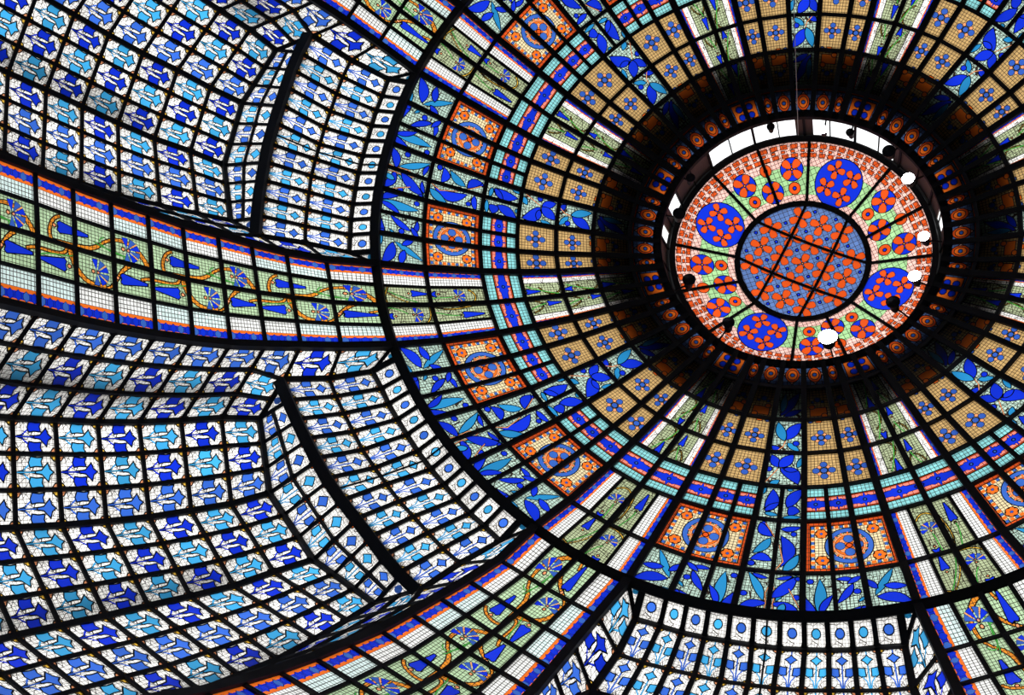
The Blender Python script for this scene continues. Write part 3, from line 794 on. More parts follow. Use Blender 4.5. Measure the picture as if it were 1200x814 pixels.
def dome_band(k):
    az0 = k * 45
    T = empty('flower_band', dome(4, az0), BAND_LABEL[k], 'glass band', 'flower bands of the dome')
    for ring in range(7):
        L = [-AB2, -AB1, 0, AB1, AB2] if ring < 2 else [-AB2, 0, AB2]
        for i in range(len(L) - 1):
            nm = 'star' if ring == 2 else ('bead_strip' if ring < 2 and i in (0, 3) else 'tulip')
            pane(T, BANDS[ring][i], (dome(ring + 1, az0 + L[i]), dome(ring + 1, az0 + L[i + 1]), dome(ring, az0 + L[i]), dome(ring, az0 + L[i + 1])), nm)
    for a in (-AB2, AB2): bar(T, 'edge_rib', [dome(r, az0 + a) for r in range(8)], .11, .14)
    bar(T, 'rib', [dome(r, az0) for r in range(8)], .08, .11)
    for a in (-AB1, AB1): bar(T, 'rib', [dome(r, az0 + a) for r in range(3)], .045, .06)
    for ring in range(1, 7): bar(T, 'ring_bar', [dome(ring, az0 + a) for a in (-AB2, 0, AB2)], .068, .08)
for k in range(8): dome_band(k)

# base ring beam
def ring_beam():
    n = 144; P = [dome(0, 360 * i / n) for i in range(n)]
    V, F = [], []
    for p in P:
        r = Vector((p.x, p.y, 0)).normalized()
        for a, b in ((-.075, .06), (.075, .06), (.075, -.05), (-.075, -.05)): V.append(p + r * a + Vector((0, 0, b)))
    for i in range(n):
        for k in range(4): F.append((i * 4 + k, i * 4 + (k + 1) % 4, ((i + 1) % n) * 4 + (k + 1) % 4, ((i + 1) % n) * 4 + k))
    o = raw('ring_beam', V, F, iron); o['label'] = 'thick black iron ring around the foot of the dome'; o['category'] = 'beam'
ring_beam()

# ---------------------------------------------------------------- outer flower bands
OUT_LABEL = {0: 'wide sagging flower band from the dome ring to the left edge, orange scrolls on green',
 1: 'wide flower band from the dome ring to the bottom edge, orange scrolls on green',
 2: 'flower band below the dome ring in the bottom right corner',
 7: 'flower band outside the dome ring at the top edge, upper left',
 3: 'flower band outside the dome ring, hidden beyond the right edge of the picture',
 6: 'flower band outside the dome ring, hidden above the top edge of the picture'}
def outer_pt(k, s, w):
    """w in -1..1 across the band"""
    if s == 0: return dome(0, k * 45 + AB2 * w if abs(w) in (0, 1) else k * 45 + math.copysign(AB1, w))
    return node(k * 45, RS[s], WS[s] * w, ZS[s])
def outer_band_build(k):
    T = empty('outer_flower_band', outer_pt(k, 4, 0), OUT_LABEL[k], 'glass band', 'flower bands outside the dome ring')
    ws = (-1, -.49, 0, .49, 1)
    for s in range(SMAX):
        for i in range(4):
            if i in (0, 3): tp = OBS[(0 if i == 0 else 2) + ((s * 7 + i + k) // 2 % 2)][0]; nm = 'bead_strip'
            else:
                q = s % 3; tp = (OBL if i == 1 else OBR)[q][0]; nm = 'scroll'
            pane(T, tp, (outer_pt(k, s, ws[i]), outer_pt(k, s, ws[i + 1]), outer_pt(k, s + 1, ws[i]), outer_pt(k, s + 1, ws[i + 1])), nm)
        bar(T, 'cross_bar', [outer_pt(k, s + 1, w) for w in (-1, 0, 1)], .064, .07)
    for w in (-1, 1): bar(T, 'edge_rib', [outer_pt(k, s, w) for s in range(SMAX + 1)], .12, .16)
    bar(T, 'rib', [outer_pt(k, s, 0) for s in range(SMAX + 1)], .075, .08)
    for w in (-.49, .49): bar(T, 'rib', [outer_pt(k, s, w) for s in range(SMAX + 1)], .058, .07)
for k in OUT_LABEL: outer_band_build(k)

# ---------------------------------------------------------------- blue and white vaults between the bands
VAULT_LABEL = {0: 'large blue and white folded glass vault filling the lower left',
 7: 'blue and white folded glass vault in the upper left corner',
 1: 'blue and white glass vault cut by the bottom edge, below the dome ring',
 2: 'blue and white glass vault lying beyond the bottom right corner of the picture',
 6: 'blue and white glass vault lying above the top edge of the picture'}
def tri_pane(T, a, b, c, mat, tile=GW):
    """small triangular light with a round blue spot"""
    cen = (a + b + c) / 3
    n = (b - a).cross(c - a).normalized()
    if n.dot(inward(cen)) < 0: n = -n
    e1 = (b - a).normalized(); e2 = n.cross(e1)
    V = [a, b, c] if (b - a).cross(c - a).dot(inward(cen)) > 0 else [a, c, b]; me = bpy.data.meshes.new('pane'); me.from_pydata([v - cen for v in V], [], [(0, 1, 2)]); me.materials.append(tile)
    ul = me.uv_layers.new(name='uv')
    for i, v in enumerate(V): ul.data[i].uv = ((v - cen).dot(e1), (v - cen).dot(e2))
    me.update(); o = put('pane', me, cen, T)
    la, lb, lc = (c - b).length, (a - c).length, (b - a).length
    ic = (a * la + b * lb + c * lc) / (la + lb + lc); r = (b - a).cross(c - a).length / (la + lb + lc)
    for nm, rad, mt, lift in (('spot', r * .55, mat, .004),):
        V = [ic + n * lift + (e1 * math.cos(q) + e2 * math.sin(q)) * rad for q in [2 * PI * i / 12 for i in range(12)]]
        m2 = bpy.data.meshes.new(nm); m2.from_pydata([v - ic for v in V], [], [tuple(range(12))]); m2.materials.append(mat); m2.update()
        put(nm, m2, ic, o)
def vault(k):
    az = (k + .5) * 45
    c22, s22 = math.cos(PI / 8), math.sin(PI / 8)
    def L(q, sg, z): return node(az, q[0], q[1] * sg, z)
    def B(s, sg):
        if s == 0: return dome(0, az + sg * (22.5 - AB2))
        return node(az, RS[s] * c22 + WS[s] * s22, sg * (RS[s] * s22 - WS[s] * c22), ZS[s])
    V1 = lambda s, sg: L(VV1[s], sg, ZS[s])
    V2 = lambda s, sg: L(VV2[s], sg, ZS[s])
    T = empty('glass_vault', node(az, 9.5, 0, 1), VAULT_LABEL[k], 'glass vault', 'blue and white vaults around the dome')
    def row(tab, z): return [L(q, -1, z) for q in tab] + [L(q, 1, z) for q in tab[::-1]]
    q1, q2, ar = row(Q1, .03), row(Q2, .48), row(AR, .96)
    r0 = []
    for q in q1:  # foot of each column on the ring
        pass
    for j in range(12):
        tt = (Q1[j][1] * -1 if j < 6 else Q1[11 - j][1]) * .955
        r0.append(dome(0, az + math.degrees(math.asin(tt / 7.0))))
    for j in range(11):
        md = j == 5; c_ = j % 2
        w = 0.5
        for tp, a, b, nm in (((DOT2 if md else DOT)[c_], r0, q1, 'spot'), ((LONG2 if md else LONG)[c_], q1, q2, 'sprig'), ((LONG2 if md else LONG)[c_], q2, ar, 'sprig')):
            if md:
                am, bm = (a[j] + a[j + 1]) / 2, (b[j] + b[j + 1]) / 2
                pane(T, tp[0], (a[j], am, b[j], bm), nm); pane(T, tp[1], (am, a[j + 1], bm, b[j + 1]), nm)
            else: pane(T, tp[0], (a[j], a[j + 1], b[j], b[j + 1]), nm)
    for j in range(12): bar(T, 'rib', [r0[j], q1[j], q2[j], ar[j]], .066 if j not in (0, 11) else .10, .08)
    md = [(a[5] + a[6]) / 2 for a in (r0, q1, q2, ar)]; bar(T, 'rib', md, .022, .05)
    bar(T, 'ring_bar', q1, .075, .09); bar(T, 'ring_bar', q2, .055, .07)
    # side facets next to the flower bands
    for sg, j in ((-1, 0), (1, 11)):
        tri_pane(T, B(0, sg), r0[j], q1[j], MATS['sky_blue_glass'])
        for s in (0, 1):
            ii, oo = (q1[j], q2[j]) if s == 0 else (q2[j], ar[j])
            cs = (B(s, sg), ii, B(s + 1, sg), oo) if sg < 0 else (ii, B(s, sg), oo, B(s + 1, sg))
            pane(T, FIELD[(s + 1) % 2][0], cs, 'sprig')
        bar(T, 'rib', [B(0, sg), q1[j]], .06, .08)
        for s, p in ((1, q2[j]), (2, ar[j])): bar(T, 'cross_bar', [B(s, sg), p], .055, .07)
    # arch and shelf
    A1, A2 = (8.636, 1.69), (8.763, .579)
    am = [(ar[0] + ar[0]) / 2] + ar[1:-1] + [ar[-1]]
    outl = [ar[0], L(A1, -1, .96), L(A2, -1, .96), L(A2, 1, .96), L(A1, 1, .96), ar[-1]]
    mid = []
    for j, p in enumerate(ar):                      # centre line of the arch beam, a little outside the glass edge
        mid.append(node(az, (AR[j] if j < 6 else AR[11 - j])[0] + .06, (-1 if j < 6 else 1) * (AR[j] if j < 6 else AR[11 - j])[1], .96))
    bar(T, 'arch', mid, .17, .26, up=.06, nrm=Vector((0, 0, -1)))
    poly_in = [(A1, -1), (A2, -1), (A2, 1), (A1, 1)]; poly_out = [('1', -1), ('2', -1), ('2', 1), ('1', 1)]
    for f in range(3):
        i0, i1 = L(poly_in[f][0], poly_in[f][1], .96), L(poly_in[f + 1][0], poly_in[f + 1][1], .96)
        g = lambda n, sg: V1(2, sg) if n == '1' else V2(2, sg)
        o0, o1 = g(*poly_out[f]), g(*poly_out[f + 1])
        for r in range(3):
            a, b, c, d = lerp(i0, i1, r / 3), lerp(i0, i1, (r + 1) / 3), lerp(o0, o1, r / 3), lerp(o0, o1, (r + 1) / 3)
            m0, m1 = lerp(a, c, .46), lerp(b, d, .46)
            cc = (f * 3 + r) % 2
            pane(T, SHA[cc][0], (a, b, m0, m1), 'spot'); pane(T, SHB[cc][0], (m0, m1, c, d), 'sprig')
            if r: bar(T, 'cross_bar', [a, c], .05, .06)
        bar(T, 'ring_bar', [lerp(i0, o0, .46), lerp(i1, o1, .46)], .05, .06)
    for sg in (-1, 1):
        j = 0 if sg < 0 else 11
        tri_pane(T, ar[j], L(A1, sg, .96), V1(2, sg), MATS['mid_blue_glass'])
        for q, v in ((A1, V1(2, sg)), (A2, V2(2, sg))): bar(T, 'cross_bar', [L(q, sg, .96), v], .06, .07)
        bar(T, 'fold_bar', [ar[j], V1(2, sg)], .075, .10)
    bar(T, 'fold_bar', [V1(2, -1), V2(2, -1), V2(2, 1), V1(2, 1)], .10, .12)
    # five folded fields running outwards
    def edge(f, s):
        if f == 0: return B(s, -1), V1(s, -1)
        if f == 1: return V1(s, -1), V2(s, -1)
        if f == 2: return V2(s, -1), V2(s, 1)
        if f == 3: return V2(s, 1), V1(s, 1)
        return V1(s, 1), B(s, 1)
    def gp(f, r, s):
        a, b = edge(f, s)
        if s == 2 and f == 0 and r == 1: return ar[0].copy()
        if s == 2 and f == 4 and r == 2: return ar[-1].copy()
        if s == 2 and f == 0 and r == 2: return lerp(ar[0], b, .5)
        if s == 2 and f == 4 and r == 1: return lerp(a, ar[-1], .5)
        return lerp(a, b, r / 3)
    for f in range(5):
        for s in range(2, SMAX):
            for r in range(3):
                q = (f * 3 + r + s)
                pane(T, FIELD[q % 2 if (q * 7 + s * 3) % 5 else 2][0], (gp(f, r, s), gp(f, r + 1, s), gp(f, r, s + 1), gp(f, r + 1, s + 1)), 'sprig')
        for r in (1, 2): bar(T, 'row_bar', [gp(f, r, s) for s in range(2, SMAX + 1)], .06, .07)
        for s in range(3, SMAX + 1): bar(T, 'cross_bar', [gp(f, 0, s), gp(f, 3, s)], .06, .07)
    for f in (1, 2, 3, 4): bar(T, 'fold_bar', [gp(f, 0, s) for s in range(2, SMAX + 1)], .095, .10)
for k in VAULT_LABEL: vault(k)

# ---------------------------------------------------------------- round skylight
ZI = Z0
RIMZ, RIMR = RZ[7], RR[7]
OZ, OR_, IZ, IR_, CZ = -2.60, 2.27, -2.98, 1.155, -3.08
def disc_z(r):
    return lerp(CZ, IZ, (r / IR_) ** 2) if r < IR_ else lerp(IZ, OZ, (r - IR_) / (OR_ - IR_))
def disc_pt(r, az): return node(az, r, 0, disc_z(r))
def build_disc():
    T = empty('round_skylight', node(0, 0, 0, CZ), 'round skylight with blue medallions and orange flowers at the crown of the dome', 'skylight')
    t = Tpl([6.0], 6.0, GGN); O = 3.0
    def pol(r, a): return (O + r * math.cos(math.radians(a)), O + r * math.sin(math.radians(a)))
    def ringpoly(r0, r1, a0, a1, n=6): return [pol(r0, a0 + (a1 - a0) * i / n) for i in range(n + 1)] + [pol(r1, a1 - (a1 - a0) * i / n) for i in range(n + 1)]
    t.x = [0, 6.0]
    def ad(p, m, ly, **k): t.add(p, m, ly, **k)
    cells = []
    for q in range(4):
        c = 45 + 90 * q
        cells += [(c - 20.3, c + 20.3), (c + 20.3, c + 45), (c + 45, c + 69.7)]
    for i, (a0, a1) in enumerate(cells):
        ad(ringpoly(1.95, OR_, a0, a1, 8), GPK, 0, line=False)
        n = 9 if i % 3 == 0 else 5
        for j in range(n):
            b0, b1 = a0 + (a1 - a0) * (j + .12) / n, a0 + (a1 - a0) * (j + .88) / n
            ad(ringpoly(1.955, 2.035, b0, b1, 2), GRT, 0, line=True, lw=.010)
            ad(ringpoly(2.045, 2.10, b0 + (b1 - b0) * .4, b1 + (b1 - b0) * .0, 2), GR, 0, line=True, lw=.012)
            ad(ringpoly(2.11, 2.20, b0, b1, 2), GRT, 0, line=True, lw=.010)
        ad(ringpoly(1.80, 1.95, a0, a1, 8), GPK, 0, line=True, lw=.006)
        ad(ringpoly(IR_, 1.32, a0, a1, 8), GPK, 0, line=True, lw=.006)
    def bloom(cx, cy, r, a0, n=4, pet=GR):
        for k in range(n):
            an = math.radians(a0) + 2 * PI * k / n
            d = (math.cos(an), math.sin(an)); s = (-d[1], d[0])
            P = [(.10, -.08), (.38, -.30), (.70, -.37), (.93, -.31), (1.02, -.12), (1.02, .12), (.93, .31), (.70, .37), (.38, .30), (.10, .08)]
            ad([(cx + r * (d[0] * u + s[0] * v), cy + r * (d[1] * u + s[1] * v)) for u, v in P], pet, 3, lw=.009)
            an += PI / n; ad(circle(cx + .42 * r * math.cos(an), cy + .42 * r * math.sin(an), r * .11, 6), GPE, 3)
        ad(circle(cx, cy, r * .14, 7), GPE, 3)
    def medal(r, a, rad, inner):
        x, y = pol(r, a)
        ad(circle(x, y, rad, 26), GB, 2, lw=.016)
        if inner == 4:
            for k in range(4):
                an = math.radians(a + 45 + 90 * k - 12)
                bloom(x + .24 * math.cos(an), y + .24 * math.sin(an), .168, a + 45 * k)
        else: bloom(x, y, rad * .97, a + 45)
    def rosette(r, a):
        x, y = pol(r, a)
        ad(circle(x, y, .115, 14), GR, 2, lw=.014); ad(circle(x, y, .042, 8), GB, 3)
    for q in range(4):
        c = 45 + 90 * q
        medal(1.60, c, .435, 4)
        m_ = c + 45
        medal(1.76, m_ - 15, .215, 1); medal(1.76, m_ + 15, .215, 1)
        rosette(1.43, m_ - 15.5); rosette(1.43, m_ + 15.5)
        medal(1.44, m_ + .5, .205, 1); rosette(1.83, m_)
    # inner disc
    ad([pol(IR_, 360 * i / 40) for i in range(40)], GBD, 0, line=True)
    ca, sa = math.cos(math.radians(45)), math.sin(math.radians(45))
    st = .40
    for i in range(-3, 4):
        for j in range(-3, 4):
            u, v = i * st, j * st
            if math.hypot(u, v) > 1.06: continue
            x, y = O + u * ca - v * sa, O + u * sa + v * ca
            bloom(x, y, .205, 45 + 45 * ((i + j) % 2))
    for i in range(-4, 4):
        for j in range(-4, 4):
            u, v = (i + .5) * st, (j + .5) * st
            if math.hypot(u, v) > 1.08: continue
            x, y = O + u * ca - v * sa, O + u * sa + v * ca
            ad(circle(x, y, .04, 7), GB, 3)
    # triangulate everything together, then split by cell
    for k in range(64):
        pass
    t.shapes.append(([pol(OR_, 360 * i / 72) for i in range(72)], None, -1))
    shapes = t.shapes
    verts, edges = [], []
    def loop(p):
        b = len(verts); verts.extend(Vector(q) for q in p); edges.extend((b + i, b + (i + 1) % len(p)) for i in range(len(p)))
    for p, mt, ly in shapes: loop(p)
    for a0, a1 in cells:
        b = len(verts); verts.extend((Vector(pol(IR_ * .9995, a0)), Vector(pol(OR_ * 1.02, a0)))); edges.append((b, b + 1))
    V, E_, F_, *_ = delaunay_2d_cdt(verts, edges, [], 0, 1e-6)
    V = np.array([(v[0], v[1]) for v in V]); F_ = np.array([f for f in F_ if len(f) == 3]); C = V[F_].mean(1)
    rad = np.hypot(C[:, 0] - O, C[:, 1] - O); ang = np.degrees(np.arctan2(C[:, 1] - O, C[:, 0] - O)) % 360
    idx = np.full(len(F_), -1); tops = np.full(len(F_), 0)
    for k, (p, mt, ly) in enumerate(shapes[:-1]):
        P = np.array(p); x, y = C[:, 0], C[:, 1]; ins = np.zeros(len(C), bool)
        x0, y0 = P[:, 0], P[:, 1]; x1, y1 = np.roll(x0, -1), np.roll(y0, -1)
        for a in range(len(P)):
            c = (y0[a] > y) != (y1[a] > y)
            xi = x0[a] + (y - y0[a]) / ((y1[a] - y0[a]) or 1e-12) * (x1[a] - x0[a]); ins ^= c & (x < xi)
        idx[ins] = k
    cell = np.full(len(F_), -1)
    for i, (a0, a1) in enumerate(cells):
        d = (ang - a0) % 360
        cell[(d < (a1 - a0)) & (rad > IR_ * .998) & (rad < OR_ * .9995)] = i
    # inner disc is cut into nine panes by two pairs of bars
    xr, yr = C[:, 0] - O, C[:, 1] - O
    uu, vv = xr * ca + yr * sa, -xr * sa + yr * ca
    g = .40
    inner = (rad <= IR_ * .998)
    ci_ = np.where(uu < -g, 0, np.where(uu < g, 1, 2)) * 3 + np.where(vv < -g, 0, np.where(vv < g, 1, 2))
    cell[inner] = 12 + ci_[inner]
    lay = np.array([0 if k < 0 else shapes[k][2] for k in idx])
    def emit(sel, name, par, lift):
        if len(sel) == 0: return None
        tri = F_[sel]; used, inv = np.unique(tri, return_inverse=True); inv = inv.reshape(-1, 3)
        pv = []
        for q in V[used]:
            r = math.hypot(q[0] - O, q[1] - O); a = math.degrees(math.atan2(q[1] - O, q[0] - O)) if r > 1e-6 else 0
            p = disc_pt(r, a); pv.append((p.x, p.y, p.z - lift))
        pv = np.array(pv); cen = pv.mean(0)
        me = bpy.data.meshes.new(name)
        me.from_pydata((pv - cen).tolist(), [], inv.tolist())
        ms = [MI[(GGN if idx[f] < 0 else shapes[idx[f]][1]).name] for f in sel]; us = sorted(set(ms))
        for k in us: me.materials.append(MLIST[k])
        me.polygons.foreach_set('material_index', np.array([us.index(k) for k in ms], dtype=np.int32))
        ul = me.uv_layers.new(name='uv'); ul.data.foreach_set('uv', V[used][inv].astype(np.float32).ravel()); me.update()
        return put(name, me, cen, par)
    for i in range(21):
        o = emit(np.nonzero((cell == i) & (lay == 0))[0], 'pane', T, 0)
        if o is None: continue
        emit(np.nonzero((cell == i) & (lay >= 2))[0], 'medallion' if i < 12 else 'flower', o, 0)
    # frame
    bar(T, 'outer_frame', [disc_pt(OR_, 5 * i) for i in range(73)], .10, .12)
    bar(T, 'inner_frame', [disc_pt(IR_, 10 * i) for i in range(37)], .10, .10)
    for a0, a1 in cells: bar(T, 'spoke', [disc_pt(IR_, a0), disc_pt(OR_, a0)], .05, .07)
    for s in (-g, g):
        h = math.sqrt(IR_ ** 2 - s * s)
        for flip in (0, 1):
            pts = []
            for q in range(7):
                w = -h + 2 * h * q / 6
                u, v = (s, w) if flip else (w, s)
                x, y = u * ca - v * sa, u * sa + v * ca
                pts.append(disc_pt(math.hypot(x, y), math.degrees(math.atan2(y, x))))
            bar(T, 'cross_bar', pts, .045, .06)
    return T
build_disc()

# lantern drum: opening between the dome's eye and the skylight
def rim_pt(az, r=RIMR, z=RIMZ): return node(az, r, 0, z)
plain('brown_sheet', (.05, .035, .03), .7)
def drum():
    T = empty('lantern_drum', node(0, 0, 0, -2.3), 'black drum around the round skylight, open to bright white sky along its top', 'drum')
    def hoop(name, r, z, w, h, n=72):
        V, F = [], []
        for i in range(n):
            for a, b in ((-w / 2, -h / 2), (w / 2, -h / 2), (w / 2, h / 2), (-w / 2, h / 2)): V.append(rim_pt(360 * i / n, r + a, z + b))
        for i in range(n):
            for k in range(4): F.append((i * 4 + k, i * 4 + (k + 1) % 4, ((i + 1) % n) * 4 + (k + 1) % 4, ((i + 1) % n) * 4 + k))
        return raw(name, V, F, iron, T)
    hoop('eye_ring', 2.455, -2.13, .15, .08)
    hoop('top_ring', 2.34, -2.66, .10, .06)
    OPEN = DRUM_OPEN
    n = 96
    for i in range(n):
        a0, a1 = 360 * i / n, 360 * (i + 1) / n
        am = (a0 + a1) / 2
        if not any(lo <= am <= hi for lo, hi in OPEN):
            V = [rim_pt(a0, 2.42, -2.2), rim_pt(a1, 2.42, -2.2), rim_pt(a1, 2.36, -2.6), rim_pt(a0, 2.36, -2.6),
                 rim_pt(a0, 2.44, -2.2), rim_pt(a1, 2.44, -2.2), rim_pt(a1, 2.38, -2.6), rim_pt(a0, 2.38, -2.6)]
            raw('drum_panel', V, [(0, 1, 2, 3), (7, 6, 5, 4), (0, 4, 5, 1), (1, 5, 6, 2), (2, 6, 7, 3), (3, 7, 4, 0)], MATS['brown_sheet'], T)
        if i % 3 == 0: bar(T, 'post', [rim_pt(a0, 2.40, -2.15), rim_pt(a0, 2.34, -2.64)], .02 if i % 6 else .045, .03)
plain('brown_sheet', (.20, .14, .11), .7)
DRUM_OPEN = [(205, 243), (252, 291), (315, 322), (330, 337), (165, 172)]
drum()

# ---------------------------------------------------------------- spot lamps on the eye ring
plain('lamp_face', (1, 1, 1), .3, 0, (1.0, .98, 1.0, 30)); plain('unlit_lamp_face', (.03, .03, .035), .25)
CAMP = np.array(cam.location)
def pix_on_plane(px, py, zz):
    f = fwd + right * ((px - 600) / 1520.38) + down * ((py - 407) / 1520.38)
    t = (zz - cam.location.z) / f.z
    return cam.location + f * t
def lamp(az, r, z, rad, lit, label):
    p = node(az, r, 0, z)
    T = empty('spot_lamp', p, label, 'lamp', 'spot lamps on the rim of the skylight')
    axis = (Vector((0, 0, p.z - 9)) - p).normalized()
    q = axis.to_track_quat('Z', 'Y').to_matrix()
    prof = [(.0, -.20), (.45, -.20), (.62, -.16), (.72, -.05), (1.0, .0), (1.04, .04), (.96, .04)]
    n = 16; V, F = [], []
    for rr, h in prof:
        for i in range(n): V.append(p + q @ Vector((rad * rr * math.cos(2 * PI * i / n), rad * rr * math.sin(2 * PI * i / n), h)))
    for j in range(len(prof) - 1):
        for i in range(n): F.append((j * n + i, j * n + (i + 1) % n, (j + 1) * n + (i + 1) % n, (j + 1) * n + i))
    raw('lamp_housing', V, F, iron, T)
    V = [p + q @ Vector((0, 0, .06))] + [p + q @ Vector((rad * .95 * math.cos(2 * PI * i / n), rad * .95 * math.sin(2 * PI * i / n), .035)) for i in range(n)]
    raw('lamp_glass', V, [(0, 1 + i, 1 + (i + 1) % n) for i in range(n)], MATS['lamp_face' if lit else 'unlit_lamp_face'], T)
    e = rim_pt(az, 2.36, -2.1)
    bar(T, 'bracket', [e, lerp(e, p, .5) + Vector((0, 0, .05)), p + q @ Vector((0, 0, -.12))], .025, .02)

plain('cord_grey', (.45, .42, .38), .7)

LAMP_SPEC = [
 (186.2, 2.08, -2.0, .11, 1, 'lit spot lamp on the skylight rim, topmost of the lit lamps at its right side'),
 (154.3, 2.07, -2.0, .10, 1, 'lit spot lamp on the skylight rim, middle one of the three at its right side'),
 (133.5, 2.10, -2.0, .11, 1, 'lit spot lamp on the skylight rim, lowest of the three at its right side'),
 (82.8, 2.07, -2.0, .16, 1, 'brightest lit spot lamp, at the bottom of the skylight rim'),
 (237.5, 2.12, -2.1, .08, 1, 'lit spot lamp in front of the white opening, right of the hanging cord'),
 (5.8, 2.07, -2.0, .11, 0, 'unlit black spot lamp at the left end of the skylight rim'),
 (36.0, 2.08, -2.0, .10, 0, 'unlit black spot lamp at the lower left of the skylight rim'),
 (117.4, 2.06, -2.0, .11, 0, 'unlit black spot lamp in front of the lower right blue medallion'),
 (328.5, 2.10, -2.0, .11, 0, 'unlit black spot lamp at the upper left of the skylight rim'),
 (309.0, 2.20, -2.0, .08, 0, 'small unlit spot lamp beside the leftmost white opening'),
 (203.4, 2.16, -2.0, .11, 0, 'unlit black spot lamp at the upper right, beyond the last white opening'),
 (225.5, 2.22, -2.15, .07, 0, 'small unlit spot lamp against the white opening right of the cord'),
 (262.0, 2.28, -2.15, .07, 0, 'small unlit spot lamp against the white opening left of the cord'),
]
for q in LAMP_SPEC: lamp(*q)
p_top = Vector((0.74, -2.18, Z0 + 2.45)); p_low = pix_on_plane(926, -120, Z0 - 3.0)
p_end = p_top + (p_low - p_top) * 1.6
o = bar(None, 'hanging_cord', [p_top, p_low, p_end], .008, .012, .007, mat=MATS['cord_grey'], nrm=Vector((0, 1, 0)))
o['label'] = 'thin pale cord hanging down from the rim of the skylight between the white openings'; o['category'] = 'cord'

# ---------------------------------------------------------------- shell of the hall
plain('dark_plaster', (.035, .03, .028), .9); plain('hall_wall', (.05, .042, .036), .8); plain('dark_stone_floor', (.03, .026, .024), .4)
plain('shade_blocker_grey', (.05, .05, .05), .8)  # only for the added skirt and beams that block skylight
def struct(name, V, F, mat):
    o = raw(name, V, F, MATS[mat]); o['kind'] = 'structure'; return o
# inner outline of the flat ceiling, following the outer edge of the vaults
S = SMAX
outl = []
for k in (6, 7, 0, 1, 2, 3):
    outl += [outer_pt(k, S, -1), outer_pt(k, S, 1)]
    if k in VAULT_LABEL:
        az = (k + .5) * 45
        outl += [node(az, VV1[S][0], -VV1[S][1], ZS[S]), node(az, VV2[S][0], -VV2[S][1], ZS[S]), node(az, VV2[S][0], VV2[S][1], ZS[S]), node(az, VV1[S][0], VV1[S][1], ZS[S])]
cols = [[outer_pt(3, s, 1) for s in range(S + 1)]]
for a in range(145, 264, 6): cols.append([node(a, RS[s], 0, ZS[s]) for s in range(S + 1)])
cols.append([outer_pt(6, s, -1) for s in range(S + 1)])
V = [p for c in cols for p in c]; n = S + 1
struct('ceiling', V, [(i * n + s, (i + 1) * n + s, (i + 1) * n + s + 1, i * n + s + 1) for i in range(len(cols) - 1) for s in range(S)], 'dark_plaster')
outl += [c[-1] for c in cols[1:-1]]
HW = 17.0
V = []; F = []
for p in outl:
    d = Vector((p.x, p.y)); kf = HW / max(abs(d.x), abs(d.y))
    V += [p, Vector((d.x * kf, d.y * kf, p.z))]
N_ = len(outl)
zc = Z0 - ZS[S]
for cx_, cy_ in ((-HW, -HW), (HW, -HW), (HW, HW), (-HW, HW)): V.append(Vector((cx_, cy_, zc)))
for i in range(N_):
    j = (i + 1) % N_
    F.append((2 * i, 2 * j, 2 * j + 1, 2 * i + 1))
    a, b = V[2 * i + 1], V[2 * j + 1]
    if abs(abs(a.x) - HW) < .01 and abs(abs(b.y) - HW) < .01 or abs(abs(a.y) - HW) < .01 and abs(abs(b.x) - HW) < .01:
        for q in range(4):
            c = V[2 * N_ + q]
            if (abs(c.x - a.x) < .01 or abs(c.y - a.y) < .01) and (abs(c.x - b.x) < .01 or abs(c.y - b.y) < .01): F.append((2 * i + 1, 2 * j + 1, 2 * N_ + q))
struct('ceiling', V, F, 'dark_plaster')
struct('floor', [(-HW, -HW, 0), (HW, -HW, 0), (HW, HW, 0), (-HW, HW, 0)], [(0, 1, 2, 3)], 'dark_stone_floor')
for nm, a, b in (('wall_back', (-HW, -HW), (HW, -HW)), ('wall_right', (HW, -HW), (HW, HW)), ('wall_front', (HW, HW), (-HW, HW)), ('wall_left', (-HW, HW), (-HW, -HW))):
    struct(nm, [(a[0], a[1], 0), (b[0], b[1], 0), (b[0], b[1], zc), (a[0], a[1], zc)], [(0, 1, 2, 3)], 'hall_wall')
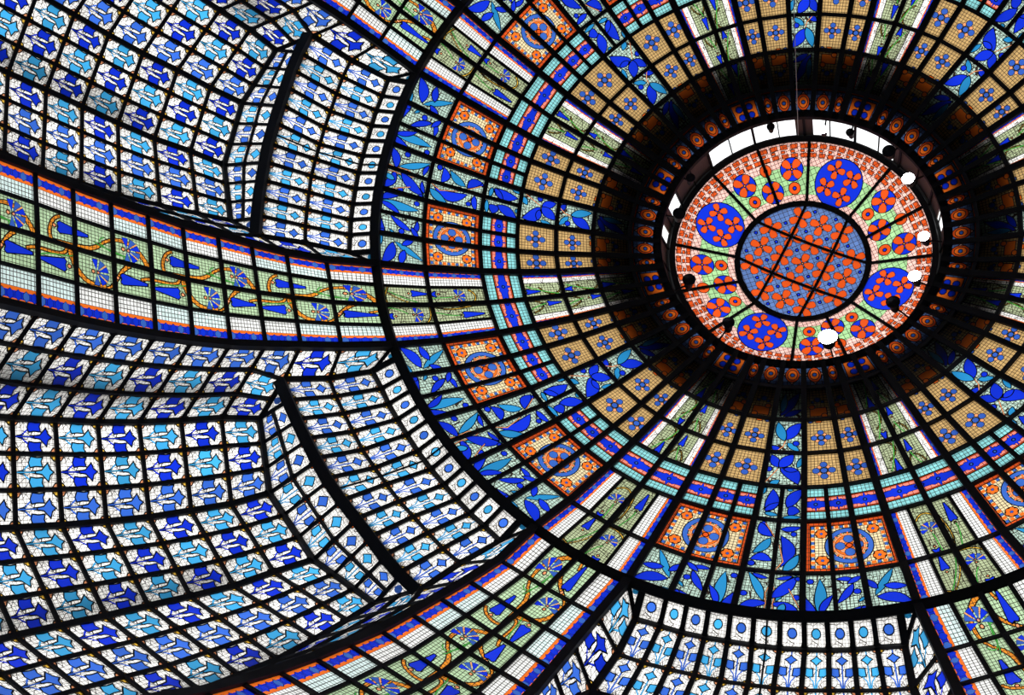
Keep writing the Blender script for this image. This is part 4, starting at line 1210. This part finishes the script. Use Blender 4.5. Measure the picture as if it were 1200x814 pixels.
# unseen opaque skirt, added outside to darken the two innermost rings of glass
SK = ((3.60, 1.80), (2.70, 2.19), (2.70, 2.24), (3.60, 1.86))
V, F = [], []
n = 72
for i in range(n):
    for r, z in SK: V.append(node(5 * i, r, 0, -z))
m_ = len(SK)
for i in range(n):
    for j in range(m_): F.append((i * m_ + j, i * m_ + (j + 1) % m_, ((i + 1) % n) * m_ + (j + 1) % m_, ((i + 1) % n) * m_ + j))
struct('added_shade_skirt', V, F, 'shade_blocker_grey')

# unseen opaque beams, added just above the glass to shade the rows below them
def added_shade_beam(pts, w, up):
    V, F = [], []
    for i, p in enumerate(pts):
        t = (pts[min(i + 1, len(pts) - 1)] - pts[max(i - 1, 0)]).normalized()
        d = -inward(p); s = t.cross(d).normalized()
        for a, b in ((-.5, up), (.5, up), (.5, up + .12), (-.5, up + .12)): V.append(p + s * a * w + d * b)
    for i in range(len(pts) - 1):
        for k in range(4): F.append((i * 4 + k, i * 4 + (k + 1) % 4, i * 4 + 4 + (k + 1) % 4, i * 4 + 4 + k))
    struct('added_shade_beam', V, F, 'shade_blocker_grey')
def vault_pt(k, s, u):
    """u: -2.5 .. 2.5 across the five fields"""
    az = (k + .5) * 45; sg = -1 if u < 0 else 1; a = abs(u)
    P2 = node(az, VV2[s][0], sg * VV2[s][1], ZS[s]); P1 = node(az, VV1[s][0], sg * VV1[s][1], ZS[s])
    Q = outer_pt(k if sg < 0 else k + 1 if k < 7 else 0, s, 1 if sg < 0 else -1)
    if a <= .5: return lerp(node(az, VV2[s][0], -VV2[s][1], ZS[s]), node(az, VV2[s][0], VV2[s][1], ZS[s]), u + .5)
    if a <= 1.5: return lerp(P2, P1, a - .5)
    return lerp(P1, Q, a - 1.5)
for k in (6, 7, 0, 1, 2):
    added_shade_beam([vault_pt(k, s, .36) for s in range(4, SMAX + 1)], .30, .22)
    added_shade_beam([vault_pt(k, s, -2.0) for s in range(3, SMAX + 1)], .26, .25)
    added_shade_beam([vault_pt(k, s, 1.45) for s in range(4, SMAX + 1)], .30, .22)
